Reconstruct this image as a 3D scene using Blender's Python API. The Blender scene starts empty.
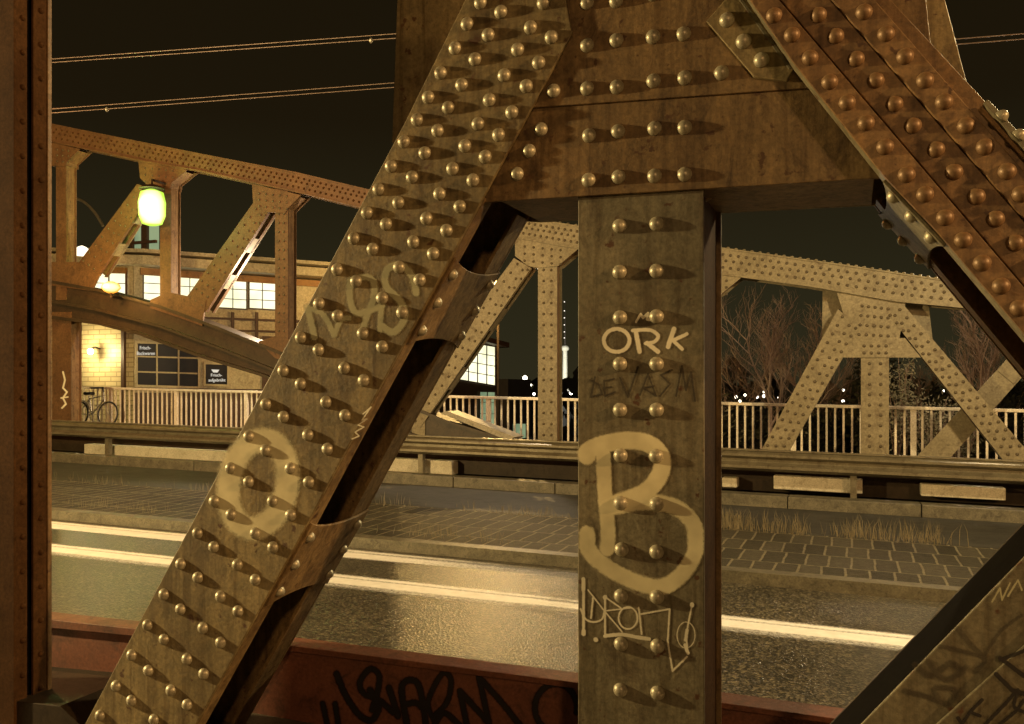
import bpy, math, random
import numpy as np
from mathutils import Vector, Matrix
random.seed(7)
S = bpy.context.scene
C = S.collection
# ------------------------------------------------------------------ camera numbers
F = 900.0; HZ = 388.0; CZ = 2.1; W, H = 1024, 724
TH = math.atan(F / 2372.0)
cs, sn = math.cos(TH), math.sin(TH)
G = 0.019                                   # long fall of the bridge deck

def P(x, y, v):                             # where a thing seen at x,y stands on the upright plane at depth v
    a = (x - 512) / F; b = (HZ - y) / F
    t = v / (a * sn + cs)
    return Vector((t * (a * cs - sn), v, CZ + t * b))
def PT(x, y, t):                            # the same for a distance t along the view axis
    a = (x - 512) / F; b = (HZ - y) / F
    return Vector((t * (a * cs - sn), t * (a * sn + cs), CZ + t * b))
def D(u, v, w): return Vector((u, v, w - G * u))   # deck coordinates

# ------------------------------------------------------------------ materials
def nodes(name):
    m = bpy.data.materials.new(name); m.use_nodes = True
    nt = m.node_tree
    return m, nt, nt.nodes.get('Principled BSDF'), nt.nodes.get('Material Output')
def N(nt, typ, **kw):
    n = nt.nodes.new(typ)
    for k, v in kw.items():
        if k in n.inputs: n.inputs[k].default_value = v
        else: setattr(n, k, v)
    return n
def ramp(nt, stops):
    r = nt.nodes.new('ShaderNodeValToRGB')
    e = r.color_ramp.elements
    while len(e) < len(stops): e.new(0.5)
    for el, (p, c) in zip(e, stops):
        el.position = p; el.color = (*c, 1) if len(c) == 3 else c
    return r
def surf(name, c1, c2, c3=None, scale=3.0, rough=(.45, .65), bump=.15, fine=60, stretch=(1, 1, 1), spec=.5, metal=0.0, bdist=.004, drips=0):
    m, nt, b, out = nodes(name); L = nt.links.new
    tc = N(nt, 'ShaderNodeTexCoord'); mp = N(nt, 'ShaderNodeMapping')
    mp.inputs['Scale'].default_value = stretch
    L(tc.outputs['Object'], mp.inputs['Vector'])
    n1 = N(nt, 'ShaderNodeTexNoise', Scale=scale, Detail=8.0, Roughness=.62, Distortion=.4)
    n2 = N(nt, 'ShaderNodeTexNoise', Scale=fine, Detail=6.0, Roughness=.7)
    n3 = N(nt, 'ShaderNodeTexNoise', Scale=scale * 3.3, Detail=9.0, Roughness=.68, Distortion=.8)
    L(mp.outputs[0], n1.inputs['Vector']); L(tc.outputs['Object'], n2.inputs['Vector']); L(mp.outputs[0], n3.inputs['Vector'])
    r1 = ramp(nt, [(.34, c1), (.66, c2)]); L(n1.outputs['Fac'], r1.inputs['Fac'])
    c3 = c3 or tuple(.5 * q for q in c1)
    r3 = ramp(nt, [(.52, (0, 0, 0)), (.72, (1, 1, 1))]); L(n3.outputs['Fac'], r3.inputs['Fac'])
    mx = N(nt, 'ShaderNodeMix', data_type='RGBA'); mx.inputs[7].default_value = (*c3, 1)
    L(r3.outputs['Color'], mx.inputs[0]); L(r1.outputs['Color'], mx.inputs[6])
    ml = N(nt, 'ShaderNodeMix', data_type='RGBA', blend_type='MULTIPLY'); ml.inputs[0].default_value = .6
    r2 = ramp(nt, [(.32, (.35, .34, .32)), (.68, (1.3, 1.3, 1.3))]); L(n2.outputs['Fac'], r2.inputs['Fac'])
    L(mx.outputs[2], ml.inputs[6]); L(r2.outputs['Color'], ml.inputs[7])
    if drips:
        md = N(nt, 'ShaderNodeMapping'); md.inputs['Scale'].default_value = (26, 26, 1.6); L(tc.outputs['Object'], md.inputs['Vector'])
        nd = N(nt, 'ShaderNodeTexNoise', Scale=1.0, Detail=5.0, Roughness=.6, Distortion=.6); L(md.outputs[0], nd.inputs['Vector'])
        rd = ramp(nt, [(.36, (.50, .42, .30)), (.52, (1, 1, 1)), (.74, (1.35, 1.3, 1.2))]); L(nd.outputs['Fac'], rd.inputs['Fac'])
        m3 = N(nt, 'ShaderNodeMix', data_type='RGBA', blend_type='MULTIPLY'); m3.inputs[0].default_value = drips
        L(ml.outputs[2], m3.inputs[6]); L(rd.outputs['Color'], m3.inputs[7]); L(m3.outputs[2], b.inputs['Base Color'])
        vs = N(nt, 'ShaderNodeTexNoise', Scale=22.0, Detail=3.0, Roughness=.55); L(tc.outputs['Object'], vs.inputs['Vector'])
        rs = ramp(nt, [(.64, (0, 0, 0)), (.70, (1, 1, 1))]); L(vs.outputs['Fac'], rs.inputs['Fac'])
        m4 = N(nt, 'ShaderNodeMix', data_type='RGBA'); m4.inputs[7].default_value = (.075, .032, .012, 1)
        L(rs.outputs['Color'], m4.inputs[0]); L(m3.outputs[2], m4.inputs[6]); L(m4.outputs[2], b.inputs['Base Color'])
    else: L(ml.outputs[2], b.inputs['Base Color'])
    mr = N(nt, 'ShaderNodeMapRange'); mr.inputs[3].default_value, mr.inputs[4].default_value = rough
    L(n3.outputs['Fac'], mr.inputs[0]); L(mr.outputs[0], b.inputs['Roughness'])
    b.inputs['Specular IOR Level'].default_value = spec; b.inputs['Metallic'].default_value = metal
    add = N(nt, 'ShaderNodeMath', operation='ADD'); L(n2.outputs['Fac'], add.inputs[0]); L(n3.outputs['Fac'], add.inputs[1])
    bp = N(nt, 'ShaderNodeBump', Strength=bump, Distance=bdist); L(add.outputs[0], bp.inputs['Height']); L(bp.outputs[0], b.inputs['Normal'])
    return m
def glow(name, col, s):
    m, nt, b, out = nodes(name)
    b.inputs['Base Color'].default_value = (.05, .05, .05, 1)
    b.inputs['Emission Color'].default_value = (*col, 1); b.inputs['Emission Strength'].default_value = s
    return m
def paint_mat(name, col, dens=.9, grain=70, col2=None):
    m, nt, b, out = nodes(name); L = nt.links.new
    at = N(nt, 'ShaderNodeAttribute', attribute_name='paint')
    tc = N(nt, 'ShaderNodeTexCoord')
    n = N(nt, 'ShaderNodeTexNoise', Scale=grain, Detail=8.0, Roughness=.7); L(tc.outputs['Object'], n.inputs['Vector'])
    s = N(nt, 'ShaderNodeMath', operation='SUBTRACT'); s.inputs[1].default_value = .5; L(n.outputs['Fac'], s.inputs[0])
    k = N(nt, 'ShaderNodeMath', operation='MULTIPLY_ADD'); k.inputs[1].default_value = .8; L(s.outputs[0], k.inputs[0]); L(at.outputs['Fac'], k.inputs[2])
    mr = N(nt, 'ShaderNodeMapRange', clamp=True, interpolation_type='SMOOTHSTEP'); mr.inputs[1].default_value = .08; mr.inputs[2].default_value = .75; mr.inputs[4].default_value = dens
    L(k.outputs[0], mr.inputs[0]); L(mr.outputs[0], b.inputs['Alpha'])
    n2 = N(nt, 'ShaderNodeTexNoise', Scale=9.0, Detail=6.0); L(tc.outputs['Object'], n2.inputs['Vector'])
    r = ramp(nt, [(.35, col), (.7, col2 or tuple(.72 * q for q in col))]); L(n2.outputs['Fac'], r.inputs['Fac'])
    L(r.outputs['Color'], b.inputs['Base Color']); b.inputs['Roughness'].default_value = .65
    return m

STEEL = surf('olive_bridge_paint', (.29, .225, .11), (.14, .105, .05), (.085, .05, .02), scale=2.6, drips=.7, bump=.4, stretch=(1, 1, .6))
STEEL_B = surf('brown_bridge_paint', (.27, .178, .08), (.14, .086, .037), (.055, .028, .011), scale=3.2, drips=.7, bump=.4, stretch=(1, 1, .5))
STEEL_G = surf('grey_bridge_paint', (.215, .19, .122), (.122, .106, .066), (.09, .066, .036), scale=2.4, drips=.6, bump=.4, stretch=(1, 1, .6))
RUST = surf('red_brown_bridge_paint', (.25, .148, .062), (.16, .088, .036), (.075, .036, .014), scale=2.5, bump=.4, drips=.7)
RIVD = surf('dull_far_rivet', (.11, .08, .042), (.07, .048, .024), scale=6, bump=0)
UMBER = surf('dark_umber_paint', (.085, .04, .015), (.05, .022, .008), scale=4.0, bump=.1, spec=.08, rough=(.85, .95))
DARKCH = surf('dark_chord_paint', (.055, .036, .018), (.032, .02, .01), (.02, .012, .006), scale=3.0, bump=.3)  # one dark brown for the curved lower chord
PAVE = surf('dark_pavement', (.12, .10, .07), (.07, .055, .035), (.03, .02, .012), scale=3.0, bump=.4)  # one dark tone for the near pavement
RED = surf('red_oxide_primer', (.24, .085, .048), (.15, .052, .03), (.07, .025, .014), scale=3.0, bump=.25)
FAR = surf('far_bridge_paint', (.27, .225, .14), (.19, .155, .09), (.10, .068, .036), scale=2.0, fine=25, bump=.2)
FARDIM = surf('far_paint_dim_orange_light', (.15, .08, .035), (.10, .05, .021), (.05, .025, .011), scale=2.0, fine=25, bump=.2)  # copy of FAR with the dim orange light at left put into its colour
DARK = surf('dark_steel', (.042, .028, .016), (.025, .016, .009), (.016, .01, .006), scale=4, bump=.2, spec=.2)  # near black steel for brackets, poles and inner plates
RIVM = surf('rubbed_rivet_steel', (.48, .44, .33), (.34, .305, .215), (.18, .14, .085), scale=9, rough=(.34, .5), metal=.35, bump=.08)
RIVR = surf('rubbed_brown_rivet_steel', (.27, .165, .085), (.17, .095, .045), (.09, .045, .02), scale=9, rough=(.38, .55), metal=.2, bump=.08)
LITC = surf('lamplit_concrete', (.62, .55, .42), (.5, .44, .33), (.3, .25, .17), scale=3, bump=.3, fine=40)  # pale copy of the concrete with lamplight put into its colour
SHADEB = surf('painted_shade_black', (.006, .005, .004), (.004, .003, .003), scale=4, bump=0, spec=.05, rough=(.9, 1))  # near black, paints the shade inside open steel sections
def asphalt():
    m, nt, b, out = nodes('wet_asphalt'); L = nt.links.new
    tc = N(nt, 'ShaderNodeTexCoord')
    v = N(nt, 'ShaderNodeTexVoronoi', Scale=55.0); L(tc.outputs['Object'], v.inputs['Vector'])
    n = N(nt, 'ShaderNodeTexNoise', Scale=.8, Detail=6.0, Roughness=.6); L(tc.outputs['Object'], n.inputs['Vector'])
    n2 = N(nt, 'ShaderNodeTexNoise', Scale=110.0, Detail=4.0); L(tc.outputs['Object'], n2.inputs['Vector'])
    r = ramp(nt, [(.0, (.012, .011, .009)), (.5, (.036, .033, .025)), (.95, (.24, .20, .13))]); L(v.outputs['Color'], r.inputs['Fac'])
    ml = N(nt, 'ShaderNodeMix', data_type='RGBA', blend_type='MULTIPLY'); ml.inputs[0].default_value = .8
    r2 = ramp(nt, [(.3, (.5, .5, .5)), (.7, (1.2, 1.2, 1.2))]); L(n.outputs['Fac'], r2.inputs['Fac'])
    L(r.outputs['Color'], ml.inputs[6]); L(r2.outputs['Color'], ml.inputs[7]); L(ml.outputs[2], b.inputs['Base Color'])
    mr = N(nt, 'ShaderNodeMapRange'); mr.inputs[3].default_value = .30; mr.inputs[4].default_value = .36
    L(n.outputs['Fac'], mr.inputs[0]); L(mr.outputs[0], b.inputs['Roughness'])
    add = N(nt, 'ShaderNodeMath', operation='ADD'); L(v.outputs['Distance'], add.inputs[0]); L(n2.outputs['Fac'], add.inputs[1])
    bp = N(nt, 'ShaderNodeBump', Strength=.9, Distance=.005); L(add.outputs[0], bp.inputs['Height']); L(bp.outputs[0], b.inputs['Normal'])
    return m
ASPH = asphalt()
CONC = surf('pale_concrete', (.36, .32, .25), (.26, .23, .17), (.14, .12, .08), scale=2.0, bump=.35, fine=40)
KERB = surf('granite_kerb', (.16, .14, .095), (.085, .075, .05), (.04, .032, .02), scale=5.0, bump=.35, fine=45)
SOIL = surf('dark_ground', (.03, .025, .015), (.02, .018, .01), scale=.3, fine=4)
TRAIL = surf('white_light_trail', (.80, .78, .74), (.70, .68, .63), (.30, .28, .24), scale=5, bump=.3, fine=90)  # white meant for the car light trails on the road
def setts():
    m, nt, b, out = nodes('granite_setts'); L = nt.links.new
    tc = N(nt, 'ShaderNodeTexCoord')
    n0 = N(nt, 'ShaderNodeTexNoise', Scale=3.0, Detail=3.0); L(tc.outputs['Object'], n0.inputs['Vector'])
    mixv = N(nt, 'ShaderNodeMix', data_type='VECTOR'); mixv.inputs[0].default_value = .035
    L(tc.outputs['Object'], mixv.inputs[4]); L(n0.outputs['Color'], mixv.inputs[5])
    br = N(nt, 'ShaderNodeTexBrick', Scale=1.0); br.inputs['Brick Width'].default_value = .235; br.inputs['Row Height'].default_value = .68; br.offset = .25
    br.inputs['Mortar Size'].default_value = .016; br.inputs['Mortar Smooth'].default_value = .4
    br.inputs['Color1'].default_value = (.085, .072, .048, 1); br.inputs['Color2'].default_value = (.04, .034, .022, 1); br.inputs['Mortar'].default_value = (.24, .205, .135, 1)
    L(mixv.outputs[1], br.inputs['Vector'])
    n = N(nt, 'ShaderNodeTexNoise', Scale=14.0, Detail=8.0, Roughness=.7); L(tc.outputs['Object'], n.inputs['Vector'])
    ml = N(nt, 'ShaderNodeMix', data_type='RGBA', blend_type='MULTIPLY'); ml.inputs[0].default_value = .8
    r2 = ramp(nt, [(.3, (.4, .4, .4)), (.7, (1.3, 1.3, 1.3))]); L(n.outputs['Fac'], r2.inputs['Fac'])
    L(br.outputs['Color'], ml.inputs[6]); L(r2.outputs['Color'], ml.inputs[7]); L(ml.outputs[2], b.inputs['Base Color'])
    s = N(nt, 'ShaderNodeMath', operation='SUBTRACT'); L(n.outputs['Fac'], s.inputs[0]); L(br.outputs['Fac'], s.inputs[1])
    bp = N(nt, 'ShaderNodeBump', Strength=1.0, Distance=.06); L(s.outputs[0], bp.inputs['Height']); L(bp.outputs[0], b.inputs['Normal'])
    b.inputs['Roughness'].default_value = .68; b.inputs['Specular IOR Level'].default_value = .3
    return m
SETT = setts()
RAILM = surf('pale_railing_paint', (.80, .72, .58), (.68, .60, .48), (.42, .33, .22), scale=5, bump=.1)
GALV = surf('galvanised_guardrail', (.22, .19, .125), (.15, .125, .08), (.07, .05, .028), scale=3, rough=(.3, .5), metal=.3, bump=.12)
def brick_mat():
    m, nt, b, out = nodes('yellow_glazed_brick'); L = nt.links.new
    tc = N(nt, 'ShaderNodeTexCoord'); mp = N(nt, 'ShaderNodeMapping'); mp.inputs['Rotation'].default_value = (math.radians(90), 0, 0)
    L(tc.outputs['Object'], mp.inputs['Vector'])
    br = N(nt, 'ShaderNodeTexBrick', Scale=1.0); br.inputs['Brick Width'].default_value = .5; br.inputs['Row Height'].default_value = .16
    br.inputs['Mortar Size'].default_value = .018
    br.inputs['Color1'].default_value = (.62, .52, .30, 1); br.inputs['Color2'].default_value = (.52, .43, .24, 1); br.inputs['Mortar'].default_value = (.33, .26, .14, 1)
    L(mp.outputs[0], br.inputs['Vector']); L(br.outputs['Color'], b.inputs['Base Color']); b.inputs['Roughness'].default_value = .5
    return m
BRICK = brick_mat()
PLASTER = surf('cream_plaster', (.50, .42, .26), (.42, .35, .21), (.25, .18, .10), scale=1.5, bump=.1, fine=15)
WOODT = surf('brown_timber', (.10, .05, .025), (.07, .035, .018), scale=3, bump=.1)
def lit_window(name, col, s, dark):
    m, nt, b, out = nodes(name); L = nt.links.new
    tc = N(nt, 'ShaderNodeTexCoord')
    n = N(nt, 'ShaderNodeTexNoise', Scale=.9, Detail=3.0); L(tc.outputs['Object'], n.inputs['Vector'])
    r = ramp(nt, [(.36, dark), (.56, col)]); L(n.outputs['Fac'], r.inputs['Fac'])
    b.inputs['Base Color'].default_value = (.08, .08, .07, 1); b.inputs['Roughness'].default_value = .2
    L(r.outputs['Color'], b.inputs['Emission Color']); b.inputs['Emission Strength'].default_value = s
    return m
WARMWIN = lit_window('lit_window_glass', (1.0, .95, .64), 1.5, (.75, .74, .46))
GREENWIN = lit_window('green_lit_glass', (.42, .55, .30), .6, (.22, .34, .20))
BLACKGLASS = surf('dark_window_glass', (.012, .008, .008), (.008, .006, .006), scale=2, spec=.25, rough=(.4, .5), bump=0)
FRAMEW = surf('cream_window_frame', (.55, .46, .28), (.48, .40, .24), scale=4, bump=.05)
BARK = surf('pale_winter_bark', (.27, .19, .14), (.17, .10, .07), scale=6, bump=.3)  # pale brown bark for trees and shrub stems
EVERG = surf('dark_evergreen_leaf', (.03, .028, .012), (.02, .02, .009), scale=2, bump=.1, rough=(.4, .6))
LEAFY = surf('glossy_pale_leaf', (.30, .27, .17), (.16, .15, .09), scale=5, bump=.1, rough=(.25, .45))
STRAW = surf('dry_grass', (.22, .18, .105), (.12, .092, .05), scale=8, bump=.1)
RUBBER = surf('black_rubber', (.02, .018, .015), (.015, .013, .012), scale=5, bump=.05)
CHROME = surf('worn_silver_metal', (.55, .5, .42), (.42, .38, .3), scale=8, rough=(.25, .4), metal=.6, bump=.05)
TOWERM = surf('white_tower_concrete', (.72, .70, .60), (.62, .6, .5), scale=.05, fine=.5, bump=0)
WIREM = surf('overhead_wire_metal', (.26, .19, .16), (.19, .13, .11), scale=3, bump=0, rough=(.4, .5), metal=.3)
P_PALE = paint_mat('pale_spray_paint', (.80, .73, .47), .9, col2=(.56, .50, .31))
P_FADE = paint_mat('faded_grey_green_spray_paint', (.50, .48, .30), .72)
P_WHITE = paint_mat('cream_marker_paint', (.85, .80, .62), .95, 120)
P_BLACK = paint_mat('black_spray_paint', (.012, .008, .007), .93)
P_INK = paint_mat('thin_dark_ink', (.03, .02, .012), .75, 140)
P_GHOST = paint_mat('faded_dark_spray_paint', (.05, .038, .025), .5)

# ------------------------------------------------------------------ mesh helpers
def tag(o, label=None, cat=None, group=None, kind=None):
    if label: o['label'] = label
    if cat: o['category'] = cat
    if group: o['group'] = group
    if kind: o['kind'] = kind
    return o
ROOT = {}
def origin(o):
    p = o
    while p.parent: p = p.parent
    return p.location.copy()
class MB:
    def __init__(s): s.v = []; s.f = []
    def add(s, pts, faces):
        b = len(s.v); s.v += [Vector(p) for p in pts]; s.f += [tuple(b + i for i in f) for f in faces]
    def prism(s, poly, off):                     # polygon of 3d points, pushed along off
        off = Vector(off); n = len(poly)
        nrm = Vector((0, 0, 0))
        for i in range(n):
            a, b = Vector(poly[i]), Vector(poly[(i + 1) % n]); nrm += a.cross(b)
        if nrm.dot(off) > 0: poly = poly[::-1]
        pts = list(poly) + [Vector(p) + off for p in poly]
        s.add(pts, [tuple(range(n)), tuple(range(2 * n - 1, n - 1, -1))] + [(i + n, (i + 1) % n + n, (i + 1) % n, i) for i in range(n)])
    def box(s, lo, hi, shear=False):
        x0, y0, z0 = lo; x1, y1, z1 = hi
        f = (lambda a, b, c: D(a, b, c)) if shear else (lambda a, b, c: Vector((a, b, c)))
        pts = [f(*q) for q in [(x0, y0, z0), (x1, y0, z0), (x1, y1, z0), (x0, y1, z0), (x0, y0, z1), (x1, y0, z1), (x1, y1, z1), (x0, y1, z1)]]
        s.add(pts, [(0, 3, 2, 1), (4, 5, 6, 7), (0, 1, 5, 4), (1, 2, 6, 5), (2, 3, 7, 6), (3, 0, 4, 7)])
    def tube(s, path, r, n=8, r1=None):
        path = [Vector(p) for p in path]; m = len(path); rings = []
        for i, p in enumerate(path):
            d = (path[min(i + 1, m - 1)] - path[max(i - 1, 0)]).normalized()
            up = Vector((0, 0, 1)) if abs(d.z) < .95 else Vector((1, 0, 0))
            a = d.cross(up).normalized(); b = d.cross(a)
            rr = r if r1 is None else r + (r1 - r) * i / max(1, m - 1)
            rings.append([p + (a * math.cos(2 * math.pi * k / n) + b * math.sin(2 * math.pi * k / n)) * rr for k in range(n)])
        pts = [q for ring in rings for q in ring]; fs = []
        for i in range(m - 1):
            for k in range(n):
                fs.append((i * n + k, i * n + (k + 1) % n, (i + 1) * n + (k + 1) % n, (i + 1) * n + k))
        fs += [tuple(range(n - 1, -1, -1)), tuple((m - 1) * n + k for k in range(n))]
        s.add(pts, fs)
    def ring(s, c, r, rt, axis, n=28, k=6):
        c = Vector(c); axis = Vector(axis).normalized(); a = axis.orthogonal().normalized(); b = axis.cross(a)
        pts = []; fs = []
        for i in range(n):
            t = 2 * math.pi * i / n; d = a * math.cos(t) + b * math.sin(t)
            for j in range(k):
                q = 2 * math.pi * j / k
                pts.append(c + d * (r + rt * math.cos(q)) + axis * rt * math.sin(q))
        for i in range(n):
            for j in range(k):
                fs.append((i * k + j, ((i + 1) % n) * k + j, ((i + 1) % n) * k + (j + 1) % k, i * k + (j + 1) % k))
        s.add(pts, fs)
    def lathe(s, c, prof, n=20):                 # prof: (radius, height)
        c = Vector(c); pts = []; fs = []
        for r, h in prof:
            for k in range(n):
                t = 2 * math.pi * k / n; pts.append(c + Vector((r * math.cos(t), r * math.sin(t), h)))
        for i in range(len(prof) - 1):
            for k in range(n): fs.append((i * n + k, i * n + (k + 1) % n, (i + 1) * n + (k + 1) % n, (i + 1) * n + k))
        fs += [tuple(range(n - 1, -1, -1)), tuple((len(prof) - 1) * n + k for k in range(n))]
        s.add(pts, fs)
    def dome(s, c, nrm, r=.022, h=.018, n=8, k=3):
        c = Vector(c); nrm = Vector(nrm).normalized(); a = nrm.orthogonal().normalized(); b = nrm.cross(a)
        pts = []; fs = []
        for j in range(k):
            q = .5 * math.pi * j / k
            for i in range(n):
                t = 2 * math.pi * i / n
                pts.append(c + (a * math.cos(t) + b * math.sin(t)) * r * math.cos(q) + nrm * h * math.sin(q))
        pts.append(c + nrm * h); top = len(pts) - 1
        for j in range(k - 1):
            for i in range(n): fs.append((j * n + i, j * n + (i + 1) % n, (j + 1) * n + (i + 1) % n, (j + 1) * n + i))
        for i in range(n): fs.append(((k - 1) * n + i, (k - 1) * n + (i + 1) % n, top))
        s.add(pts, fs)
    def build(s, name, mat, parent=None, bevel=0, smooth=False, loc=None):
        me = bpy.data.meshes.new(name)
        o = bpy.data.objects.new(name, me); C.objects.link(o)
        if parent is not None: o.parent = parent; off = origin(parent)
        else:
            off = Vector(loc) if loc is not None else Vector((0, 0, 0)); o.location = off
        me.from_pydata([tuple(p - off) for p in s.v], [], s.f); me.update()
        me.materials.append(mat)
        if smooth:
            for p in me.polygons: p.use_smooth = True
        if bevel:
            md = o.modifiers.new('edge', 'BEVEL'); md.width = bevel; md.segments = 2; md.limit_method = 'ANGLE'; md.angle_limit = math.radians(40)
        return o
def empty(name, loc, label, cat, group=None, kind=None):
    o = bpy.data.objects.new(name, None); C.objects.link(o); o.location = loc; o.empty_display_size = .2
    return tag(o, label, cat, group, kind)
def plate(mb, pxs, v, t, vp=None):               # flat plate parallel to the truss plane; outline read at depth vp
    vp = v if vp is None else vp
    mb.prism([Vector((q.x, v, q.z)) for q in (P(x, y, vp) for x, y in pxs)], (0, t, 0)); return mb
def edge_leg(mb, path, vp, v0, v1, inset, th):   # strip along an edge, running back from v0 to v1; inset px inward
    pts = [P(x, y, vp) for x, y in path]; inner = [P(x + inset[0], y + inset[1], vp) for x, y in path]
    poly = pts + inner[::-1]
    mb.prism([Vector((q.x, v0, q.z)) for q in poly], (0, v1 - v0, 0)); return mb

# ------------------------------------------------------------------ sky
wd = bpy.data.worlds.new('World'); S.world = wd; wd.use_nodes = True
nt = wd.node_tree; bg = nt.nodes['Background']
tc = N(nt, 'ShaderNodeTexCoord'); sx = N(nt, 'ShaderNodeSeparateXYZ'); nt.links.new(tc.outputs['Generated'], sx.inputs[0])
rp = ramp(nt, [(.0, (.026, .022, .010)), (.10, (.022, .0185, .008)), (.28, (.0118, .0078, .0029)), (.7, (.0085, .0054, .0019))])
nt.links.new(sx.outputs['Z'], rp.inputs['Fac']); nt.links.new(rp.outputs['Color'], bg.inputs['Color']); bg.inputs['Strength'].default_value = 1.0

# ------------------------------------------------------------------ ground, road, pavements
def sheet(name, u0, u1, v0, v1, w, mat, th=None, kind='structure'):
    mb = MB()
    if th: mb.box((u0, v0, w - th), (u1, v1, w), True)
    else: mb.add([D(u0, v0, w), D(u1, v0, w), D(u1, v1, w), D(u0, v1, w)], [(0, 1, 2, 3)])
    return tag(mb.build(name, mat), kind=kind)
mb = MB(); mb.add([(-5000, -200, -6.5), (5000, -200, -6.5), (5000, 9000, -6.5), (-5000, 9000, -6.5)], [(0, 1, 2, 3)])
tag(mb.build('ground', SOIL), kind='structure')
U0, U1 = -70, 40
sheet('pavement_near', U0, U1, -6, 4.3, .48, PAVE, .3)
sheet('road', U0, U1, 4.31, 9.80, 0, ASPH, .4)
sheet('median_kerb', U0, U1, 9.805, 10.02, .13, KERB, .5)
sheet('cobbled_strip', U0, U1, 10.025, 12.75, .115, SETT, .5)
sheet('asphalt_lane', U0, U1, 12.755, 15.35, .11, surf('dry_dark_asphalt', (.055, .05, .04), (.03, .027, .021), (.018, .016, .012), scale=1.2, fine=70, bump=.4, rough=(.6, .8)), .5)
mb = MB(); u = -45.0
while u < 20:
    mb.box((u, 15.36, -.3), (u + 1.985, 15.75, .30), True); u += 2.0
tag(mb.build('kerb_far', KERB, bevel=.012), kind='structure')
sheet('pavement_far', U0, U1, 17.35, 19.6, .72, CONC, .35)
sheet('bridge_deck_edge', U0, U1, 15.76, 17.34, .20, DARK, .5)
TRAILP = paint_mat('white_light_trail', (.90, .88, .85), .97, 30, col2=(.78, .75, .71))  # car light trails painted onto the road as soft white strips
def light_trail(name, prof, us):
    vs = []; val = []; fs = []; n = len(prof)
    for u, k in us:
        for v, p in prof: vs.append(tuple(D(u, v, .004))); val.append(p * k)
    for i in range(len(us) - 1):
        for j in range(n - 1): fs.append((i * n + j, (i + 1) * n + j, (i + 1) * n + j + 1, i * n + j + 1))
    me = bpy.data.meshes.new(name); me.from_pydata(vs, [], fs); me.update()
    at = me.attributes.new('paint', 'FLOAT', 'POINT'); at.data.foreach_set('value', val); me.materials.append(TRAILP)
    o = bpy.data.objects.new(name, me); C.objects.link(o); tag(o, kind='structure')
light_trail('lane_light_trail', [(7.78, 0), (7.88, .34), (7.97, .40), (8.05, 1), (8.18, 1), (8.24, .4), (8.31, .8), (8.42, 0)], [(U0, 1), (-8, 1), (-3.1, 1), (-2.7, .62), (-1.9, .62), (-1.5, 1), (3, 1), (U1, 1)])
light_trail('kerb_light_trail', [(9.12, 0), (9.25, .9), (9.42, 1), (9.5, .5), (9.58, .9), (9.68, 0)], [(U0, 1), (-8, 1), (-5.5, .85), (-3.5, .35), (-2, 0)])

# ------------------------------------------------------------------ rivets
RV = {}
def rivet_mesh(mat, r=.0245):
    key = (mat.name, r)
    if key not in RV:
        mb = MB(); mb.lathe((0, 0, 0), [(r * 1.04, 0), (r * 1.04, .002), (r * .97, .006), (r * .82, .0125), (r * .58, .0175), (r * .3, .0203), (r * .05, .0212)], 22)
        me = bpy.data.meshes.new('rivet'); me.from_pydata([tuple(p) for p in mb.v], [], mb.f); me.update(); me.materials.append(mat)
        for p in me.polygons: p.use_smooth = True
        RV[key] = me
    return RV[key]
def rivet(parent, pos, nrm, mat, r=.0245):
    o = bpy.data.objects.new('rivet', rivet_mesh(mat, r)); C.objects.link(o); o.parent = parent
    o.location = Vector(pos) - origin(parent)
    o.rotation_mode = 'QUATERNION'; o.rotation_quaternion = Vector((0, 0, 1)).rotation_difference(Vector(nrm).normalized())
    return o
FRONT = Vector((0, -1, 0))

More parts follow.
